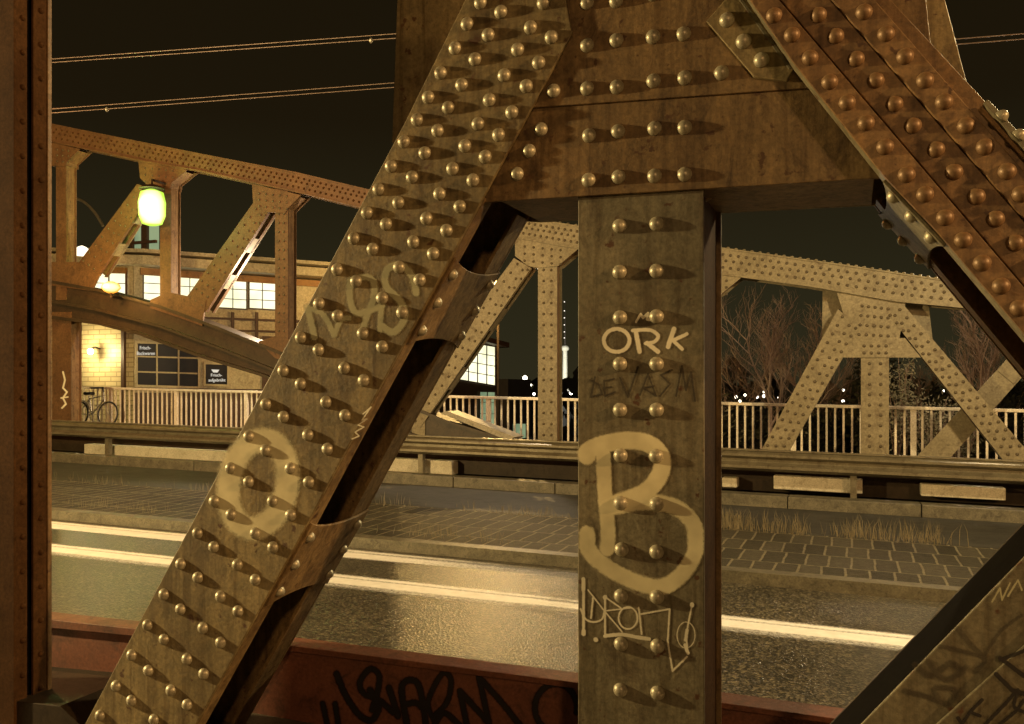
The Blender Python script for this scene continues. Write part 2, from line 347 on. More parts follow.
# ------------------------------------------------------------------ graffiti: strokes rasterised to a thin film of paint on the plate
def spray(name, parent, strokes, v, mat, step=.8, label=None, t=.0016):
    segs = []
    for pts, w, soft in strokes:
        for a, b in zip(pts[:-1], pts[1:]): segs.append((a, b, w / 2, soft))
    xs = [q for a, b, w, s in segs for q in (a[0] - w - s, a[0] + w + s, b[0] - w - s, b[0] + w + s)]
    ys = [q for a, b, w, s in segs for q in (a[1] - w - s, a[1] + w + s, b[1] - w - s, b[1] + w + s)]
    gx = np.arange(min(xs), max(xs) + step, step); gy = np.arange(min(ys), max(ys) + step, step)
    X, Y = np.meshgrid(gx, gy); A = np.zeros_like(X)
    for (ax, ay), (bx, by), w, s in segs:
        dx, dy = bx - ax, by - ay; l2 = dx * dx + dy * dy + 1e-9
        tt = np.clip(((X - ax) * dx + (Y - ay) * dy) / l2, 0, 1)
        d = np.hypot(X - ax - tt * dx, Y - ay - tt * dy)
        A = np.maximum(A, np.clip((w + s - d) / (2 * s + 1e-6), 0, 1))
    ny, nx = A.shape; idx = -np.ones(A.shape, int); vs = []; val = []; fs = []
    keep = np.zeros(A.shape, bool)
    c = (A[:-1, :-1] > .01) | (A[1:, :-1] > .01) | (A[:-1, 1:] > .01) | (A[1:, 1:] > .01)
    keep[:-1, :-1] |= c; keep[1:, :-1] |= c; keep[:-1, 1:] |= c; keep[1:, 1:] |= c
    off = origin(parent)
    for j, i in zip(*np.nonzero(keep)):
        idx[j, i] = len(vs); q = P(float(X[j, i]), float(Y[j, i]), v - t); vs.append(tuple(q - off)); val.append(float(A[j, i]))
    for j, i in zip(*np.nonzero(c)): fs.append((idx[j, i], idx[j, i + 1], idx[j + 1, i + 1], idx[j + 1, i]))
    me = bpy.data.meshes.new(name); me.from_pydata(vs, [], [tuple(int(q) for q in f) for f in fs]); me.update()
    at = me.attributes.new('paint', 'FLOAT', 'POINT'); at.data.foreach_set('value', val); me.materials.append(mat)
    o = bpy.data.objects.new(name, me); C.objects.link(o); o.parent = parent
    if label: o['label'] = label
    return o
def arc(cx, cy, rx, ry, a0=0, a1=360, n=40, rot=0):
    out = []; r = math.radians(rot)
    for i in range(n + 1):
        t = math.radians(a0 + (a1 - a0) * i / n); x, y = rx * math.cos(t), ry * math.sin(t)
        out.append((cx + x * math.cos(r) - y * math.sin(r), cy + x * math.sin(r) + y * math.cos(r)))
    return out
def smooth(pts, n=6):
    if len(pts) < 3: return pts
    q = [pts[0]] + list(pts) + [pts[-1]]; out = []
    for i in range(1, len(q) - 2):
        p0, p1, p2, p3 = q[i - 1:i + 3]
        for k in range(n):
            t = k / n
            out.append(tuple(.5 * (2 * p1[j] + (p2[j] - p0[j]) * t + (2 * p0[j] - 5 * p1[j] + 4 * p2[j] - p3[j]) * t * t + (3 * p1[j] - p0[j] - 3 * p2[j] + p3[j]) * t ** 3) for j in (0, 1)))
    out.append(pts[-1]); return out

# ------------------------------------------------------------------ NEAR TRUSS
near = empty('bridge_truss', P(640, 760, 3.2), 'close riveted steel bridge truss sprayed with graffiti, framing the road', 'bridge truss')
VB = 3.49                                                     # back plates
# --- gusset plates
gv, g2 = 3.030, 3.040
gus = plate(MB(), [(562, -200), (522, 0), (478, 113), (535, 107.5), (800, 88.5), (880, 84), (935, 84), (905, -200)], gv, .016).build('gusset_plate', STEEL_B, near, bevel=.003)
tie = plate(MB(), [(500, 60), (462, 190), (474, 204), (495, 201.5), (870, 178.5), (888, 178), (930, 110), (900, 60)], g2, .014).build('tie_plate', STEEL_B, near, bevel=.003)
for x, y in [(586.9, 3), (616, 1), (587, 45.5), (616.3, 40.5), (653, 37), (683.5, 34), (553.5, 91), (587, 88.5), (616.7, 87), (653.5, 81), (684.5, 78), (721.5, 73), (653, -6), (684, -8)]:
    rivet(gus, P(x, y, gv), FRONT, RIVM)
for x, y in [(541, 129.5), (529, 151), (517, 174), (589, 135.5), (618, 131.5), (654.5, 128.5), (684.5, 127.5), (588.5, 180), (618.5, 177), (654.5, 176), (684.5, 174.5)]:
    rivet(tie, P(x, y, g2), FRONT, RIVM)
mb = plate(MB(), [(405, -200), (397, 0), (392, 142), (452, 217), (540, 222), (876, 205), (940, 150), (972, 100), (965, 76), (945, 0), (938, -200)], VB, .014)
back = mb.build('back_gusset_plate', STEEL, near, bevel=.003)
mb = MB(); a = [(500, 200.5), (874, 177.6)]
edge_leg(mb, a, g2, g2 + .016, VB - .002, (0, -5), .01).build('diaphragm_plate', STEEL_B, near)
# --- vertical post
vv = 3.056
post = plate(MB(), [(578, 150), (703.5, 150), (704.5, 820), (578, 820)], vv, .016).build('post', STEEL_G, near, bevel=.003)
u_l, u_r = P(578, 400, vv).x, P(704, 400, vv).x; zt, zb = P(640, 150, vv).z, P(640, 820, vv).z
mb = MB(); mb.box((u_l, VB - .014, zb), (u_r, VB, zt - .06)); mb.build('back_flange', STEEL_B, post, bevel=.003)
mb = MB(); mb.box((u_r - .040, vv + .017, zb), (u_r - .018, VB - .016, zt - .07)); mb.box((u_l + .018, vv + .017, zb), (u_l + .040, VB - .016, zt - .07)); mb.build('web_plate', UMBER, post)
for x, y in [(619.5, 226), (656.5, 224), (619.5, 272), (656.5, 271), (620, 317.5), (656.5, 316.5), (620, 364), (656.5, 364), (620, 410), (656.5, 410), (620.5, 455.5), (656, 456), (620.5, 503), (656.5, 504), (621.5, 549.5), (656.5, 552), (621, 596), (657, 597), (621, 644), (657.5, 646), (620.5, 690), (657.5, 693), (620.5, 737), (657.5, 740), (619.5, 180), (656.5, 178)][:24]:
    rivet(post, P(x, y, vv), FRONT, RIVM)
rivet(post, Vector((u_r - .018, P(712, 195, vv + .16).y, P(712, 196, vv + .16).z)), (1, 0, 0), STEEL_B, .018)
Bst = [(smooth([(578, 456), (590, 450), (601, 445), (626, 440.5), (648, 443.6), (661, 456), (660, 474), (645, 492), (614, 504)]), 17, 2.2),
       (smooth([(603, 452), (605, 495), (608, 530), (607, 549)]), 14, 2.2),
       (smooth([(614, 507), (645, 502), (672.6, 506), (690, 519), (697, 536), (694, 555), (681, 575), (661.5, 587), (636, 582), (609, 568.5), (591, 553), (582, 534)]), 15.5, 2.6)]
Bst = [([(min(max(x, 587 if w > 14 else 586), 695.5), y) for x, y in p], w, s) for p, w, s in Bst]
spray('graffiti', post, Bst, vv, P_PALE, label='big pale sprayed capital B')
spray('graffiti', post, [(arc(616.6, 340.4, 12.8, 11.5, -100, 268), 3.6, 1), ([(635.8, 331), (639.5, 351.6)], 4.2, 1),
      (smooth([(633, 330.5), (649.5, 330), (658, 335.5), (654.4, 341.7), (645.7, 343.5)]), 3.4, 1), ([(647, 343), (658, 351.6)], 4.2, 1),
      ([(674, 329), (668, 346.7)], 4.4, 1), ([(686.8, 334), (673, 340.4), (682, 349)], 3.4, 1),
      ([(636, 322), (640.7, 314), (643, 318), (648, 313), (647, 319.5), (653, 320.5)], 2.2, .8)], vv, P_WHITE, .6, label='cream painted word ORK')
spray('graffiti', post, [([(595, 377), (591, 397), (602, 394), (599, 385), (590, 380)], 1.6, .8), ([(614, 379), (604, 381), (605, 396), (615, 392)], 1.6, .8), ([(604, 388), (611, 387)], 1.4, .8),
      ([(620, 378), (628, 397), (638, 367)], 1.7, .8), ([(640, 395), (648, 374), (656, 396), (643, 388), (654, 386)], 1.5, .8), ([(672, 370), (661, 375), (670, 384), (660, 396)], 1.6, .8),
      ([(676, 396), (682, 366), (686, 390), (691, 372), (695, 401)], 1.7, .8)], vv, P_INK, .6, label='thin dark illegible tag')
spray('graffiti', post, [([(583.5, 579.3), (583.5, 606), (583.5, 632.5)], 2.6, .9), ([(583.3, 579), (583.4, 590)], 3.6, .9), ([(583.5, 631), (583.6, 634)], 4, .9), (smooth([(580.6, 609), (585.5, 619), (594, 622), (602, 619), (604.4, 611)]), 1.7, .8), ([(593, 597.7), (591, 618)], 1.7, .8),
      ([(588, 590), (604.4, 611), (622, 631.6)], 1.2, .8), ([(605, 597), (605, 636)], 1.8, .8), (smooth([(605, 636), (622, 634.5), (636, 637), (649, 639)]), 3.4, .9), (arc(628, 618, 9.4, 11), 1.5, .8),
      ([(605, 597), (621, 608)], 1.3, .8), ([(604, 611), (630, 608)], 1.1, .8), ([(638.7, 607.4), (641.6, 634)], 1.6, .8), ([(641.6, 614), (669.6, 609), (667.7, 641), (672.5, 671), (687, 656.7)], 1.6, .8),
      ([(692, 604.5), (686, 635), (688, 654)], 1.5, .8), ([(687, 630), (685.5, 640)], 3, .9), ([(685, 645), (688, 653)], 3.2, .9), (arc(686, 635, 9, 13), .7, .8), ([(692, 604.5), (692, 605.5)], 4, .9), ([(595.5, 639.5), (596, 640)], 4, .9), ([(605, 597), (605, 598)], 4, .9)], vv, P_WHITE, .6, label='cream dripping marker tag below the B')
# --- left diagonal
dv = 3.014
d1 = plate(MB(), [(44, 800), (85, 724), (405, 122), (465, 0), (552, -180), (650, -180), (565.7, 0), (572, 33), (470, 222), (362, 420), (300, 537), (196, 724), (154, 800)], dv, .015).build('diagonal_beam', STEEL, near, bevel=.003)
e1 = [(572, 33), (470, 222), (362, 420), (300, 537), (196, 724), (154, 800)]
lip = [(484, 197), (470, 222), (362, 420), (300, 537), (196, 724), (154, 800)]
edge_leg(MB(), lip, dv, dv + .016, dv + .085, (-4, 0), .01).build('front_angle', STEEL_B, d1, bevel=.002)
mb = edge_leg(MB(), lip, dv, VB - .125, VB - .016, (-4, 0), .01)
poly = [(44, 800), (85, 724), (405, 122), (440, 52), (560, 50)] + lip
plate(mb, poly, VB - .014, .014, dv)
mb.build('back_plate', STEEL_B, d1, bevel=.002)
edge_leg(MB(), [(44, 800), (85, 724), (405, 122), (440, 50)], dv, dv + .016, VB - .016, (4, 0), .01).build('cover_plate', DARK, d1)
def batten(path_a, path_b, parent, mat, rv_f, v0, v1, vp, out=(1.6, .8), conc=.035):
    a, b = P(*path_a, vp), P(*path_b, vp); a.y = b.y = 0
    ax = (b - a); ln = ax.length; ax.normalize()
    n = Vector((ax.z, 0, -ax.x)); 
    if n.x * out[0] - n.z * out[1] < 0: n = -n
    pts = []; K = 10
    for i in range(K + 1):
        s = i / K; pts.append((conc * math.sin(math.pi * s) ** .7, v0 + (v1 - v0) * s))
    for i in range(K + 1):
        s = 1 - i / K; pts.append((ln - conc * math.sin(math.pi * s) ** .7, v0 + (v1 - v0) * s))
    base = a + n * .0015
    poly = [base + ax * p + Vector((0, q, 0)) for p, q in pts]
    mb = MB(); mb.prism(poly, n * .011); o = mb.build('batten_plate', mat, parent, bevel=.002)
    for s in rv_f:
        for q in (v0 + .035, v1 - .045):
            rivet(o, base + n * .011 + ax * (ln * s) + Vector((0, q, 0)), n, RIVM, .021)
    return o
def on_e1(y):
    for (x0, y0), (x1, y1) in zip(e1[:-1], e1[1:]):
        if y0 <= y <= y1: return (x0 + (x1 - x0) * (y - y0) / (y1 - y0), y)
batten(on_e1(256), on_e1(342), d1, STEEL_B, (.17, .5, .83), dv + .02, VB - .01, dv)
batten(on_e1(523), on_e1(606), d1, STEEL_B, (.17, .5, .83), dv + .02, VB - .01, dv)
# rivets of the left diagonal: four staggered columns
cols = {'A': [(480.6, 2.4), (467, 23.7), (455, 48), (441, 73), (428.6, 97.3), (417.4, 119.5), (404, 142), (391.5, 166), (378.5, 189.7), (367, 212.8), (353.5, 238), (337, 269.3), (319.5, 303.3), (301, 338), (283.6, 370.8), (266, 404), (249, 436), (231, 468), (214.5, 501), (198, 533), (181, 563.7), (164, 594.4), (148, 625), (132, 655.3), (116.3, 685.6), (100.2, 715)],
        'B': [(501, 12.2), (488.5, 35), (475.4, 59.3), (461.5, 85), (448, 107.6), (437.5, 130.7), (424.7, 153), (412, 177.5), (398.5, 202.8), (386.4, 224.3), (372.7, 249.5), (356, 281), (337.8, 316), (319, 349.8), (301, 383.6), (284, 417), (266, 450), (249, 482), (231.5, 514.6), (214, 547), (198, 577.6), (181, 609), (164.5, 639.5), (148.5, 670), (132, 700)],
        'C': [(543.8, 3), (530.5, 27.4), (518, 49.5), (504.3, 75.4), (489, 100.3), (478, 124), (464.8, 145.6), (452.3, 169), (439.3, 194.2), (426.5, 218.5), (413.7, 242), (399.5, 266.9), (382.4, 297.9), (363, 333), (344.7, 367.8), (326.3, 402), (308.4, 435.2), (290.6, 468), (273, 501), (255.7, 533), (237.5, 565), (220.8, 596.5), (203.5, 627.4), (187.4, 658.7), (171, 690), (154.6, 720)],
        'D': [(551.4, 37), (538.7, 62.3), (526.2, 86.6), (511.6, 112.5), (498.8, 134.7), (485.5, 157), (473, 180.5), (460, 206.4), (446.3, 231), (433, 254), (419.5, 280.2), (402.5, 312.5), (382.4, 346.5), (364.2, 380.2), (345.4, 415.6), (327.3, 449), (308.6, 482.5), (290.6, 515), (273.4, 547), (255.8, 579.5), (238.2, 611.3), (220.8, 642.3), (204, 673.8), (187.8, 704.5)]}
mb = MB(); rm = MB(); rm.lathe((0, 0, 0), [(.0250, 0), (.0248, .003), (.0230, .0075), (.0195, .0130), (.0138, .0178), (.0072, .0206), (.001, .0214)], 18)
for k in cols:
    for x, y in cols[k]:
        c = P(x, y, dv); c.x += random.uniform(-.0015, .0015); c.z += random.uniform(-.0015, .0015)
        b0 = len(mb.v); mb.v += [c + Vector((p.x, -p.z, p.y)) for p in rm.v]; mb.f += [tuple(b0 + i for i in f) for f in rm.f]
tag(mb.build('rivets', RIVM, d1, smooth=True), kind='stuff')
spray('graffiti', d1, [(arc(258, 484, 29, 45, 0, 360, rot=12), 22, 5), (smooth([(268, 438), (283, 450), (292, 466)]), 6, 2.5)], dv, P_PALE, label='pale sprayed letter O')
spray('graffiti', d1, [(smooth([(307, 307), (311, 322), (314, 337)]), 6, 2), (smooth([(307, 308), (320, 312), (328, 322), (334, 335)]), 5, 2), (smooth([(334, 335), (341, 320), (349, 318)]), 5, 2),
      (smooth([(350, 281), (350, 300), (356, 313), (368, 311), (382, 306)]), 6, 2), (smooth([(352, 280), (366, 277), (374, 283), (373, 300), (366, 318), (361, 336)]), 6, 2),
      (smooth([(416, 293), (412, 276), (400, 265), (387, 270), (386, 286), (400, 301), (405, 317), (394, 332), (382, 326)]), 6.5, 2), (smooth([(381, 308), (380, 330)]), 5, 2)], dv, P_FADE, label='faded grey green tag')
spray('graffiti', d1, [([(363, 414), (371, 407), (362, 420), (367, 419), (358, 425), (364, 427), (355, 432), (359, 436), (352, 439)], 1.0, .7)], dv, P_WHITE, .5)
# --- right diagonal
ev = 2.882
d2 = plate(MB(), [(640, -180), (752, 0), (793, 60), (887, 178), (937, 230), (1024, 333), (1280, 637), (1370, 580), (1062, 190), (986, 102), (891, 0), (760, -150)], ev + .024, .014).build('diagonal_beam', RUST, near, bevel=.003)
ang1 = plate(MB(), [(625, -180), (750.5, 0), (792, 60), (886, 178), (936, 230), (1023, 332), (1279, 636), (1305, 617), (975, 230), (779, 0), (640, -160)], ev, .022).build('angle_strip', RUST, d2, bevel=.003)
ang2 = plate(MB(), [(675, -180), (832, 0), (1024, 219), (1300, 533), (1360, 551), (1024, 171), (875, 0), (735, -155)], ev, .022).build('angle_strip', RUST, d2, bevel=.003)
mid = plate(MB(), [(640, -163), (780.5, 0), (976.5, 230), (1306, 615), (1332, 567), (1022.5, 219), (830.5, 0), (675, -178)], ev + .010, .012).build('middle_strip', RUST, d2, bevel=.003)
for x, y in [(774, 15.5), (792, 35), (810, 57.8), (829.6, 82), (847, 102.6), (866, 123), (885, 146.8), (906.5, 174.7), (925, 194.4), (945, 217.6), (963, 240), (982, 263), (1001, 286), (1019, 308)]:
    rivet(ang1, P(x, y, ev), FRONT, RIVR, .0235)
for x, y in [(818.5, 15), (835.6, 36), (856, 59), (875.7, 80.4), (894.4, 103.9), (912.8, 125.5), (936, 149.3), (954, 172), (976.3, 196.6), (995.4, 219), (1015, 243), (1034, 265)]:
    rivet(mid, P(x, y, ev + .01), FRONT, RIVR, .0235)
for x, y in [(864, 12), (886, 34), (905, 56.5), (925, 80.4), (944, 101.7), (966, 125.8), (985, 147), (1007, 171.5), (1021, 194)]:
    rivet(ang2, P(x, y, ev), FRONT, RIVR, .0235)
e2 = [(740, -18), (752, 0), (793, 60), (887, 178), (937, 230), (1024, 333), (1280, 637)]
edge_leg(MB(), e2, ev + .024, ev + .039, ev + .135, (3, -2), .01).build('side_angle', STEEL_G, d2, bevel=.002)
e2b = [(880, 169), (887, 178), (937, 230), (1024, 333), (1280, 637)]
mb = edge_leg(MB(), e2b, ev + .024, VB - .12, VB - .016, (3, -2), .01)
plate(mb, [(700, -100), (793, 60), (887, 178), (937, 230), (1024, 333), (1280, 637), (1370, 580), (1040, 170), (880, 0), (800, -100)], VB - .014 + .03, .014, ev + .024)
mb.build('back_plate', RUST, d2)
edge_leg(MB(), [(800, -105), (880, 0), (1040, 170), (1370, 580)], ev + .024, ev + .039, VB, (-4, 2), .01).build('cover_plate', STEEL_B, d2)
batten((886, 177), (948, 243), d2, STEEL_G, (.2, .5, .82), ev + .045, VB - .01, ev + .024, out=(-1, 1), conc=.03)
cl = plate(MB(), [(706, 21), (721, 4), (736, -14), (795, 66), (787, 81), (754, 77)], gv - .016, .0145).build('cleat_angle', STEEL, near, bevel=.003)
mb = edge_leg(MB(), [(722, -22), (741, 3), (789, 70)], gv - .016, ev + .137, gv - .017, (3, -2.5), .01); mb.build('cleat_leg', STEEL_G, cl, bevel=.002)
for x, y in [(727, 20), (743.5, 41.5), (761.5, 60)]: rivet(cl, P(x, y, gv - .016), FRONT, RIVM)
cl = plate(MB(), [(983, 103), (988, 99), (1060, 176), (1052, 182)], ev - .012, .030).build('cleat_angle', STEEL_G, near, bevel=.003)
for x, y in [(1001, 117), (1018, 136)]: rivet(cl, P(x, y, ev - .012), Vector((.6, -.5, .6)), RIVM, .018)
# --- lower right brace
bv = 2.58; BB = 2.845
d3 = plate(MB(), [(782, 806), (862, 724), (1024, 558), (1330, 245), (1480, 415), (1100, 806)], bv, .015).build('lower_brace', STEEL_G, near, bevel=.003)
plate(MB(), [(846, 806), (935, 726), (1024, 646), (1400, 307), (1475, 415), (1100, 806)], bv - .013, .0125).build('cover_strip', STEEL_G, d3, bevel=.003)
mb = plate(MB(), [(782, 806), (862, 724), (1024, 558), (1330, 245), (1480, 415), (1100, 806)], BB, .014, bv)
edge_leg(mb, [(1480, 415), (1100, 806)], bv, bv + .016, BB - .001, (-4, -4), .01)
mb.build('back_plate', DARK, d3)
edge_leg(MB(), [(782, 806), (862, 724), (1024, 558), (1330, 245)], bv, bv + .016, BB - .001, (12, 12), .01).build('side_plate', SHADEB, d3)  # black colour stands for the shade inside the open side
spray('graffiti', d3, [(smooth([(905, 691), (930, 698), (948, 704), (955, 690), (935, 688), (938, 699)]), 5, 2), (smooth([(957, 628), (972, 646), (985, 659)]), 5, 2), (smooth([(940, 646), (965, 652), (985, 659), (975, 672)]), 4, 2), (smooth([(915, 665), (930, 676), (950, 664), (962, 672)]), 6, 2.5), (smooth([(985, 655), (1000, 632), (1022, 615)]), 3, 1.5), (smooth([(928, 662), (945, 680), (965, 668)]), 5, 2.5)], bv, P_GHOST, label='smeared dark tag')
spray('graffiti', d3, [([(992, 602), (1000, 588), (1002, 600), (1010, 583)], 1.6, 1), ([(1008, 596), (1018, 580), (1022, 590)], 1.6, 1)], bv, P_FADE, .7)
spray('graffiti', d3, [([(982, 700), (970, 712), (962, 724), (958, 718)], 3.2, 1), ([(970, 712), (980, 716)], 3, 1), (smooth([(975, 735), (1005, 704), (1018, 690), (1014, 706), (1024, 712)]), 3.2, 1), ([(996, 674), (1012, 690), (1024, 694)], 4, 1), ([(1000, 658), (1024, 676)], 4, 1), ([(1000, 660), (1024, 651)], 3.5, 1), (smooth([(1000, 724), (1015, 712), (1024, 700)]), 3, 1)], bv - .013, P_BLACK, .7, label='black sprayed letters')
# --- left post at the frame edge
lv = 3.0
lp = plate(MB(), [(-90, -180), (14, -180), (14, 900), (-90, 900)], lv, .012).build('post', UMBER, near, bevel=.002)
ul, ur = P(-90, 0, lv).x, P(14, 0, lv).x; zt, zb = P(14, -180, lv).z, P(14, 880, lv).z
mb = MB(); mb.box((ur - .02, lv + .013, zb), (ur - .006, lv + .075, zt)); a1 = mb.build('front_angle', UMBER, lp, bevel=.002)
mb = MB(); mb.box((ur - .02, lv + .108, zb), (ur - .006, lv + .182, zt)); a2 = mb.build('back_angle', UMBER, lp, bevel=.002)
mb = MB(); mb.box((ur - .05, lv + .0135, zb), (ur - .035, lv + .18, zt)); mb.build('web_plate', SHADEB, lp)  # shade of the recess painted as black
mb = MB(); mb.box((ul, lv + .183, zb), (ur, lv + .206, zt)); mb.build('back_flange', RUST, lp, bevel=.003)
mb = MB(); mb2 = MB()
for i in range(34):
    z = zb + .12 + i * (P(14, 0, lv).z - P(14, 35, lv).z)
    mb.dome((ur - .006, lv + .05, z), (1, 0, 0), .014, .012, 12, 4); mb2.dome((ur - .006, lv + .148, z + .07), (1, 0, 0), .014, .012, 12, 4)
tag(mb.build('rivets', UMBER, a1, smooth=True), kind='stuff'); tag(mb2.build('rivets', UMBER, a2, smooth=True), kind='stuff')
plate(MB(), [(-120, 686), (60, 706), (118, 760), (118, 900), (-120, 900)], 3.02, VB - 3.02).build('base_plate', DARK, near, bevel=.003)
# --- low red girder behind the truss, with black tag
kv = 3.62
kz = lambda x, y: P(x, y, kv)
gr = empty('plate_girder', P(420, 760, kv), 'low red oxide girder with black spray tag beside the road', 'girder')
mb = plate(MB(), [(-60, 613), (52, 628), (298, 651), (578, 687), (840, 723), (1700, 841), (1700, 930), (578, 775), (258, 718), (52, 692), (-60, 679)], kv, .02); mb.build('web_plate', RED, gr, bevel=.003)
mb = plate(MB(), [(-60, 603), (52, 617.5), (298, 644), (578, 680), (840, 716), (1700, 834), (1700, 840), (578, 686), (298, 650), (52, 626), (-60, 612)], kv - .035, .13, kv); mb.build('top_flange', RED, gr, bevel=.003)
spray('graffiti', gr, [(smooth([(336.6, 673.8), (345.4, 695), (359.5, 715), (372, 720), (379, 705), (370, 690)]), 6.5, 1.8), (smooth([(393, 712.5), (379, 700), (364, 694), (360, 682), (370, 669), (379, 675), (378, 690), (372, 710)]), 6, 1.8), (smooth([(389, 688), (393, 700), (398, 716)]), 6.5, 1.8),
      ([(322.6, 703.7), (328, 728)], 5.5, 1.8), ([(335, 703.7), (339, 728)], 5.5, 1.8), (smooth([(407, 725), (402, 686), (418, 684), (426, 725)]), 6.5, 1.8), (smooth([(407, 704), (416, 703), (424, 709)]), 6.5, 1.8),
      (smooth([(434, 720), (428, 702), (442, 674), (451, 680), (447, 702), (434, 716)]), 5.5, 1.8), (smooth([(433, 728), (444, 713), (460, 726)]), 6, 1.8), ([(467, 726), (460, 691), (488, 722)], 6, 1.8), ([(490, 728), (479, 677), (504, 705), (522, 728)], 6, 1.8),
      (arc(556, 708, 21, 24, 120, 370), 6, 1.8)], kv, P_BLACK, .8, label='black sprayed tag')

# ------------------------------------------------------------------ FAR TRUSS
fv, fD = 16.7, .30
far = empty('bridge_truss', D(-8, fv, .3), 'long riveted steel truss on the far side of the road', 'bridge truss')
def lerp2(path, x):
    for (x0, y0), (x1, y1) in zip(path[:-1], path[1:]):
        if x0 <= x <= x1: return y0 + (y1 - y0) * (x - x0) / (x1 - x0)
    return path[-1][1]
ctop = [(-120, 88), (30, 120), (56, 126), (120, 139), (200, 155), (298, 174), (365, 190), (440, 205), (527, 219), (577, 227), (640, 237), (722, 249), (800, 260), (837, 265), (957, 283), (1060, 296), (1180, 309)]
cbot = [(1180, 328), (1060, 319), (972, 309), (897, 302), (811, 287), (722, 275), (640, 260), (577, 249), (520, 239), (440, 224), (365, 209), (298, 193), (200, 172), (143, 162), (56, 143), (30, 137), (-120, 106)]
q = [(x, y) for x, y in ctop]; rb = cbot[::-1]; chs = []
for lo, hi, mt in ((-130, 440, FARDIM), (440, 1200, FAR)):  # left chord piece takes the paint copy with dim light in its colour
    tp = [p for p in ctop if lo <= p[0] <= hi]; bt = [p for p in cbot if lo <= p[0] <= hi]; rbt = bt[::-1]
    mb = MB(); plate(mb, tp + bt, fv, .03); plate(mb, tp + bt, fv + fD + .1, .03, fv)
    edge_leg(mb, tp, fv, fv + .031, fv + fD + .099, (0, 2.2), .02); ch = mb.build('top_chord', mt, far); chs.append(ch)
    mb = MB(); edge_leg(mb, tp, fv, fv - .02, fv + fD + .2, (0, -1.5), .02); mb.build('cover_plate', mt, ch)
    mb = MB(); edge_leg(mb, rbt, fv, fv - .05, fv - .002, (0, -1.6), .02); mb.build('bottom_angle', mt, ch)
def far_rivets(mb, x0, y0, x1, y1, n, v, r=.030, h=.022):
    for i in range(n):
        t = i / max(1, n - 1); mb.dome(P(x0 + (x1 - x0) * t, y0 + (y1 - y0) * t, v), FRONT, r, h, 7, 2)
for c_, xa, xb in ((chs[0], 40, 436), (chs[1], 446, 1000)):
    mb = MB()
    for k, fr in enumerate((.2, .45, .7)):
        x = xa
        while x < xb:
            yt = lerp2(ctop, x); yb = lerp2(rb, x)
            mb.dome(P(x + (3 if k % 2 else 0), yt + (yb - yt) * fr, fv), FRONT, .030, .022, 7, 2); x += 5.5 + 5 * max(0, x - 500) / 500
    tag(mb.build('rivets', UMBER if xa < 100 else RIVD, c_), kind='stuff')
mb = MB(); x = 560
while x < 1010: mb.dome(P(x, lerp2(ctop, x) - 1.5, fv + .0), (0, 0, 1), .035, .03, 7, 2); x += 8
tag(mb.build('rivets', FAR, chs[1]), kind='stuff')
def far_post(x0, x1, yt, yb, D_=fD, riv=0, mat=FAR):
    if x1 < 300: mat = FARDIM
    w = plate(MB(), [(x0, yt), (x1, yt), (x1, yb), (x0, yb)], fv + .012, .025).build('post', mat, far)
    a, b = P(x0, yt, fv + .012), P(x1, yb, fv + .012)
    mb = MB(); mb.box((a.x, fv + .012 + D_, b.z), (b.x, fv + .037 + D_, a.z - .02)); mb.build('back_flange', mat, w)
    mb = MB(); wi = (b.x - a.x); mb.box((b.x - .07, fv + .038, b.z), (b.x - .045, fv + .011 + D_, a.z - .03)); mb.box((a.x + .045, fv + .038, b.z), (a.x + .07, fv + .011 + D_, a.z - .03)); mb.build('web_plate', RUST, w)
    if riv:
        mb = MB(); n = int((yb - yt) / riv)
        for fx in (.3, .7): far_rivets(mb, x0 + (x1 - x0) * fx, yt + 8, x0 + (x1 - x0) * fx, yb - 3, n, fv + .012)
        tag(mb.build('rivets', RIVD, w), kind='stuff')
    return w
far_post(56, 66, 140, 300); far_post(160, 171, 165, 311); far_post(275, 288, 188, 352, riv=9); far_post(538, 557, 240, 460, riv=11)
p5 = far_post(861, 889, 335, 470, riv=10)
far_post(412, 425, 215, 440); far_post(690, 712, 270, 470)
def far_gusset(poly, web=True, th=.02, off=-.022):
    mt = FARDIM if poly[0][0] < 300 else FAR
    w = plate(MB(), poly, fv + off, th).build('gusset_plate', mt, far)
    mb = plate(MB(), poly, fv + fD + .04, th, fv + off); mb.build('back_gusset_plate', mt, w)
    cx = sum(p[0] for p in poly) / len(poly); cy = sum(p[1] for p in poly) / len(poly)
    mb = plate(MB(), [(cx + (x - cx) * .86, cy + (y - cy) * .86) for x, y in poly], fv + off + th + .001, fD + .04 - off - th - .003, fv + off); mb.build('web_plate', RUST, w)
    mb = MB(); y0, y1 = min(p[1] for p in poly), max(p[1] for p in poly); x0, x1 = min(p[0] for p in poly), max(p[0] for p in poly)
    for r in range(3):
        for c in range(5):
            x = x0 + (x1 - x0) * (.15 + .14 * c); y = y0 + (y1 - y0) * (.3 + .22 * r) + (x - x0) * .1
            mb.dome(P(x, y, fv + off), FRONT, .028, .022, 7, 2)
    tag(mb.build('rivets', RIVD, w), kind='stuff')
far_gusset([(138, 158), (187, 170), (171, 183), (170, 189), (150, 188), (140, 178)])
far_gusset([(252, 184), (301, 195), (287, 209), (285, 213), (263, 212), (253, 203)])
far_gusset([(515, 236), (579, 248), (558, 266), (538, 268), (528, 266), (515, 256)])
far_gusset([(40, 140), (80, 149), (66, 162), (66, 166), (44, 166)])
far_gusset([(690, 268), (742, 277), (720, 295), (700, 298), (688, 290)])
